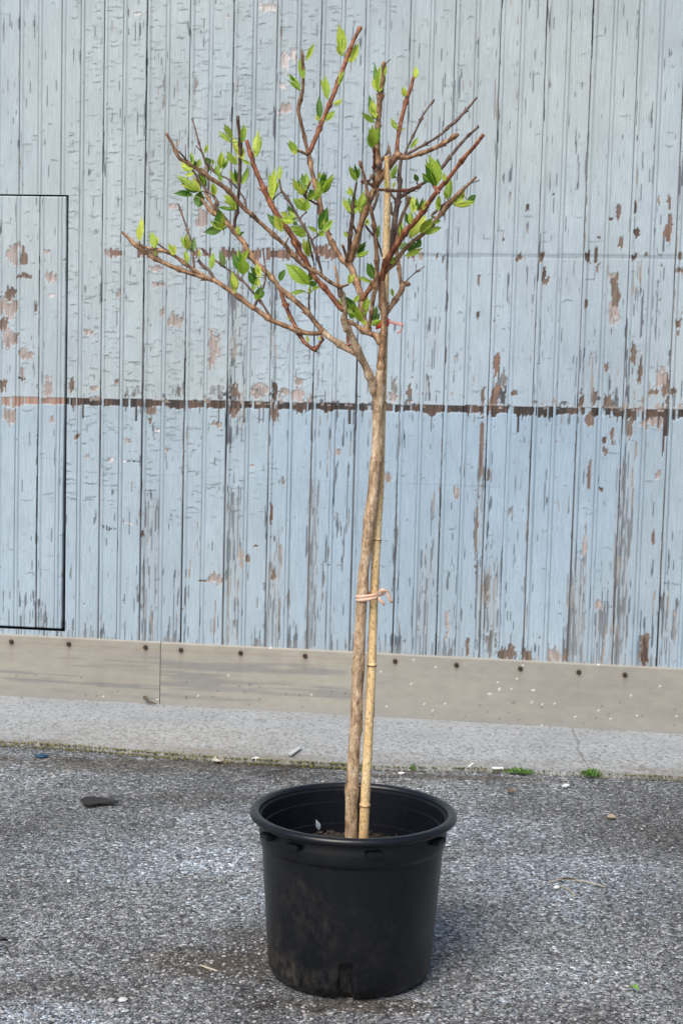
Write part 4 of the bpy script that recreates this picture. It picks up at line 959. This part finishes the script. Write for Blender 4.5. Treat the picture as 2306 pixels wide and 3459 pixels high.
mb = MB(); ribbon(mb, knotpath([(440, 290, -.002), (455, 320, -.006), (492, 352, -.004)], 'K', -.006), vw, .0036); mb.build('tail', M_tape, tape)
t2 = empty('tie_tape', P(1285, 1100, TY)); tag(t2, 'bright red tie tape with a faded pink tail where the branches fork', 'plant tie')
mb = MB(); ce = [pk(x, y, 'E', .0) for x, y in ((1203, 425), (1322, 395))]
lp = []
c_ = (ce[0] + ce[1]) / 2; h = (ce[1] - ce[0]) / 2
for k in range(33):
    t = 2 * math.pi * k / 32; lp.append(c_ + h * 1.08 * math.cos(t) + Vector((0, .018 * math.sin(t) + .022, 0)))
ribbon(mb, lp, Vector((.1, .1, 1)).normalized(), .0075); mb.build('band', M_tape2, t2)
M_tp = mat_plain('faded_tape', (.62, .30, .25), .45, .15, 120)
mb = MB(); ribbon(mb, knotpath([(1310, 375, 0), (1340, 392, -.004), (1400, 408, -.002), (1455, 415, -.004), (1450, 450, 0), (1425, 485, .002), (1398, 492, 0)], 'E', .012), Vector((.2, .3, .93)).normalized(), .0030); mb.build('tail', M_tp, t2)

# ------------------------------------------------------------------ weeds and moss
ML = mat_col('weed_leaf', .6, 300, .7, 1.2, .3, .001)
def weed(name, u, v, wd, n, hmax, label, spread=.02, cols=((.07, .17, .02), (.12, .25, .035), (.05, .12, .02))):
    g = G(u, v, .008); o = empty(name, g); tag(o, label, 'weed', 'weeds along the pavement edge')
    mb = MB(); rr = random.Random(int(u))
    for k in range(n):
        p = g + ES * rr.gauss(0, wd * .42) - EN * rr.uniform(-spread, spread)
        h = rr.uniform(.3, 1) * hmax * math.exp(-((p - g).dot(ES) / (wd * .8)) ** 2)
        d = Vector((rr.uniform(-1, 1), rr.uniform(-1, .6), rr.uniform(.3, 1.4))).normalized()
        c_ = rr.choice(cols); leaf(mb, p, p + d * h * rr.uniform(.5, 1), h * rr.uniform(.2, .45), Vector((rr.uniform(-1, 1), -1, .6)).normalized(), .3, .1, (*c_, 1))
    mb.build('foliage', ML, o); return o
weed('weed', 1755, 2608, .07, 330, .020, 'widest low green weed clump on the pavement edge, right of the pot')
weed('weed', 1997, 2618, .045, 150, .030, 'taller sparse weed clump at the foot of the concrete crack')
weed('weed', 1395, 2596, .02, 70, .018, 'tiny weed tuft on the pavement edge just behind the pot')
mb = MB(); rr = random.Random(5)
for k in range(9500):
    s_ = rr.uniform(W(0, 2515, 0)[0] - 1.0, 1.2)
    dn = 1.0 if s_ < -.55 else .28
    dn *= (.25 + 1.1 * float(fbm(np.array(s_ * 5.0), np.array(1.0), 150, 3)))
    if rr.random() > dn: continue
    e = float(edge_at(np.array(s_))); o_ = e + rr.gauss(-.001, .012 if s_ < -.55 else .007)
    p = EN * (DW - o_) + ES * s_ + Vector((0, 0, .004 if o_ > e else .012)); d = Vector((rr.uniform(-1, 1), rr.uniform(-1, 1), rr.uniform(.3, 1.2))).normalized()
    cb = rr.choice(((.17, .18, .035), (.22, .20, .05), (.09, .10, .03), (.10, .08, .045))); h = rr.uniform(.003, .007)
    leaf_c = (*cb, 1); q = d.orthogonal().normalized() * h * .45; r_ = d.cross(q).normalized() * h * .45
    mb.add([p - q, p + q * .5 + r_, p + q * .5 - r_, p + d * h], [(0, 1, 3), (1, 2, 3), (2, 0, 3)], col=leaf_c)
tag(mb.build('moss', ML, None, False), 'yellow green moss growing in a line along the pavement edge', 'moss', kind='stuff')

# loose grit: real stones lying on the asphalt near the camera, too many to count
def rock(mb, c_, r, rr, flat=.6, col=(.4, .4, .4, 1)):
    vs = []; az = rr.uniform(0, 6.3)
    for la, ringn in ((-.9, 4), (-.1, 6), (.75, 5)):
        for k in range(ringn):
            a = az + 2 * math.pi * k / ringn; j = rr.uniform(.75, 1.15); q = math.sqrt(max(.05, 1 - la * la))
            vs.append((c_[0] + r * q * j * math.cos(a) * 1.15, c_[1] + r * q * j * math.sin(a), c_[2] + r * flat * la * j))
    fs = [(3, 2, 1, 0), (10, 11, 12, 13, 14)]
    for k in range(6): 
        a0 = 4 + k; a1 = 4 + (k + 1) % 6; b0 = int(k * 4 / 6) % 4; b1 = int((k + 1) * 4 / 6) % 4
        fs.append((b0, b1, a1, a0) if b0 != b1 else (b0, a1, a0))
        c0 = 10 + int(k * 5 / 6) % 5; c1 = 10 + int((k + 1) * 5 / 6) % 5
        fs.append((a0, a1, c1, c0) if c0 != c1 else (a0, a1, c0))
    mb.add(vs, fs, col=col)
mb = MB(); rr = random.Random(9)
for k in range(15000):
    u = rr.uniform(-150, 2456); v = 2600 + 1000 * rr.random() ** .8
    g = G(u, v); r = rr.choice((.0016, .0022, .0022, .003, .0042))
    if (g - POT).length < .19: continue
    e = DW - g.dot(EN)
    if e < float(np.interp(g.dot(ES), [p[0] for p in AE], [p[1] for p in AE])) + .012: continue
    b_ = rr.choice((.06, .12, .18, .25, .32, .42)); rock(mb, (g.x, g.y, r * .25), r, rr, .6, (b_ * rr.uniform(.95, 1.06), b_, b_ * rr.uniform(.95, 1.1), 1))
tag(mb.build('gravel', M_any, None, False), 'fine loose grit scattered over the asphalt', 'gravel', kind='stuff')

# ------------------------------------------------------------------ small litter
def one(name, mb, label, cat, mat=M_any, smooth=False, group=None):
    o = mb.build(name, mat, None, smooth); tag(o, label, cat, group); return o
def crumple(c_, rx, ry, rz, col, seed, n=10):
    mb = MB(); rr = random.Random(seed); vs = []; m_ = 9
    for i in range(m_ + 1):
        for k in range(n):
            th = math.pi * i / m_; a = 2 * math.pi * k / n; j = rr.uniform(.72, 1.2)
            vs.append((c_.x + rx * j * math.sin(th) * math.cos(a), c_.y + ry * j * math.sin(th) * math.sin(a), max(.001, c_.z + rz * (1 + j * math.cos(th)))))
    fs = []
    for i in range(m_):
        for k in range(n):
            k2 = (k + 1) % n; fs.append((i * n + k, (i + 1) * n + k, (i + 1) * n + k2, i * n + k2))
    mb.add(vs, fs, col=(*col, 1)); return mb
def flake(pts_uv, z, th, col, bend=0.0):
    mb = MB(); g = [G(u, v, z) for u, v in pts_uv]; n = len(g); c_ = sum(g, Vector()) / n
    top_ = [p + Vector((0, 0, th + bend * (p - c_).length)) for p in g] + [c_ + Vector((0, 0, th))]; bot = [p + Vector((0, 0, bend * (p - c_).length)) for p in g] + [c_]
    fs = []
    for k in range(n):
        k2 = (k + 1) % n; fs += [(k, k2, n), (n + 1 + k2, n + 1 + k, 2 * n + 1), (k, n + 1 + k, n + 1 + k2, k2)]
    mb.add(top_ + bot, fs, col=(*col, 1)); return mb
def stick(uvs, z, r, col, lift=0.0, sq=None):
    mb = MB(); pts = [G(u, v, z) + Vector((0, 0, lift * math.sin(math.pi * i / (len(uvs) - 1)))) for i, (u, v) in enumerate(uvs)]
    p, rd = smoothpath(pts, [r] * len(pts), .006); rd[-1] *= .5; tube(mb, p, rd, 6, .12, col=(*col, 1)); return mb
one('bark_chip', flake([(272, 2714), (285, 2703), (318, 2700), (350, 2704), (372, 2708), (402, 2716), (392, 2720), (340, 2719), (310, 2727), (286, 2726)], .006, .004, (.02, .017, .015), .10), 'flat dark bark scrap lying on the asphalt left of the pot', 'bark')
one('plastic_scrap', crumple(G(140, 2560, .0), .022, .012, .006, (.02, .07, .13), 3), 'small crumpled dark blue plastic scrap by the pavement edge', 'litter')
one('paper_scrap', crumple(G(864, 2576, .0), .014, .010, .009, (.75, .75, .78), 4, 8), 'little white crumpled paper by the mossy pavement edge', 'litter')
one('paper_scrap', flake([(716, 2574), (726, 2566), (738, 2572), (746, 2580), (730, 2581)], .003, .002, (.55, .50, .43), .3), 'pale torn paper flake left of the white crumpled paper', 'litter')
one('wood_chip', flake([(972, 2548), (1006, 2527), (1018, 2530), (984, 2554)], .022, .004, (.50, .52, .50)), 'pale grey wood chip lying on the concrete left of the trunk', 'wood chip')
one('plastic_strip', flake([(1661, 2594), (1699, 2595), (1699, 2600), (1661, 2599)], .012, .003, (.85, .85, .85)), 'short white plastic strip lying beside the widest weed clump', 'litter')
one('plastic_strip', flake([(1580, 2590), (1598, 2576), (1603, 2578), (1585, 2593)], .013, .002, (.80, .79, .77)), 'slanting white sliver at the left end of the bare edge dirt', 'litter')
one('paper_scrap', flake([(1343, 2613), (1352, 2609), (1368, 2612), (1362, 2616), (1350, 2617)], .003, .002, (.80, .80, .78)), 'flat white paper scrap on the asphalt just behind the pot', 'litter')
one('paper_scrap', flake([(1896, 2660), (1910, 2655), (1925, 2659), (1912, 2664)], .003, .004, (.70, .72, .73), .2), 'folded white paper bit on the asphalt below the taller weed clump', 'litter')
one('dead_leaf', flake([(1712, 2676), (1724, 2673), (1740, 2679), (1730, 2683), (1716, 2681)], .006, .002, (.16, .10, .06), .35), 'curled dark brown leaf on the asphalt below the widest weed clump', 'leaf')
one('dead_leaf', flake([(2048, 2764), (2060, 2757), (2074, 2761), (2080, 2767), (2062, 2769)], .003, .003, (.42, .34, .22), .2), 'tan dry leaf on the asphalt at the right', 'leaf')
one('pebble', crumple(G(232, 2983), .0055, .007, .004, (.85, .85, .84), 12, 9), 'bright white pebble alone on the asphalt at the left', 'pebble', smooth=True)
one('pebble', crumple(G(415, 3385), .010, .009, .004, (.62, .62, .62), 13, 9), 'rounded pale grey pebble in the lower left corner area', 'pebble', smooth=True)
one('pebble', crumple(G(376, 3386), .009, .008, .004, (.40, .40, .40), 14, 9), 'mid grey pebble just left of the pale rounded pebble', 'pebble', smooth=True)
one('pebble', crumple(G(1879, 3004), .008, .006, .004, (.80, .78, .74), 15, 9), 'white pebble lying beside the dry twigs', 'pebble', smooth=True)
one('dry_twig', stick([(1855, 2980), (1900, 2976), (1960, 2984), (2000, 2990), (2045, 2998)], .004, .0018, (.42, .36, .28), .006), 'longest pale dry twig on the asphalt right of the pot', 'twig')
one('dry_twig', stick([(1880, 2972), (1920, 2980), (1985, 2982)], .004, .0022, (.10, .08, .06), .01), 'short dark twig lying across the longest pale twig', 'twig')
one('dry_twig', stick([(1890, 2995), (1920, 3010), (1940, 3028)], .003, .0016, (.38, .33, .25), .003), 'short tan twig slanting down below the longest pale twig', 'twig')
one('dry_twig', stick([(676, 3262), (690, 3270), (735, 3282)], .003, .002, (.50, .44, .34), .002), 'pale stick on the brown dirt left of the pot', 'twig')
one('dry_twig', stick([(-20, 3180), (5, 3183), (25, 3176)], .006, .004, (.025, .022, .02), .006), 'thick black stick end at the left edge', 'twig')
one('dry_twig', stick([(-10, 3205), (15, 3210), (38, 3232)], .004, .0014, (.03, .025, .022), .01), 'thin black curled twig at the left edge', 'twig')
one('metal_clip', (lambda mb: (tube(mb, [wall_pt(*W(486, 2362, .03), .02) + Vector((0, 0, .004)), wall_pt(*W(492, 2358, .03), .03), wall_pt(*W(505, 2370, .03), .034), wall_pt(*W(530, 2377, .03), .036)], [.007, .006, .004, .002], 8, .1, col=(.10, .075, .045, 1)), mb)[1])(MB()), 'small rusty metal tab poking out under the kick board', 'metal tab')
mb = MB(); g0 = G(2126, 3338, .004); g1 = G(2158, 3350, .012); leaf(mb, g0, g1, .016, Vector((.1, -.6, .8)).normalized(), .4, .15, (.26, .48, .10, 1))
one('fallen_leaf', mb, 'single fresh green leaf lying on the asphalt at lower right', 'leaf', M_leaf, True)
mb = MB(); p0 = Vector((PX - .098, PY - .035, SZ + .004)); leaf(mb, P(1078, 2805, PY - .06), P(1066, 2768, PY - .06), .010, Vector((.3, -1, .2)).normalized(), .3, .1, (.25, .30, .32, 1))
one('plant_label', mb, 'thin pale pointed sliver sticking up from the soil in the pot', 'plant tag', M_any, True)
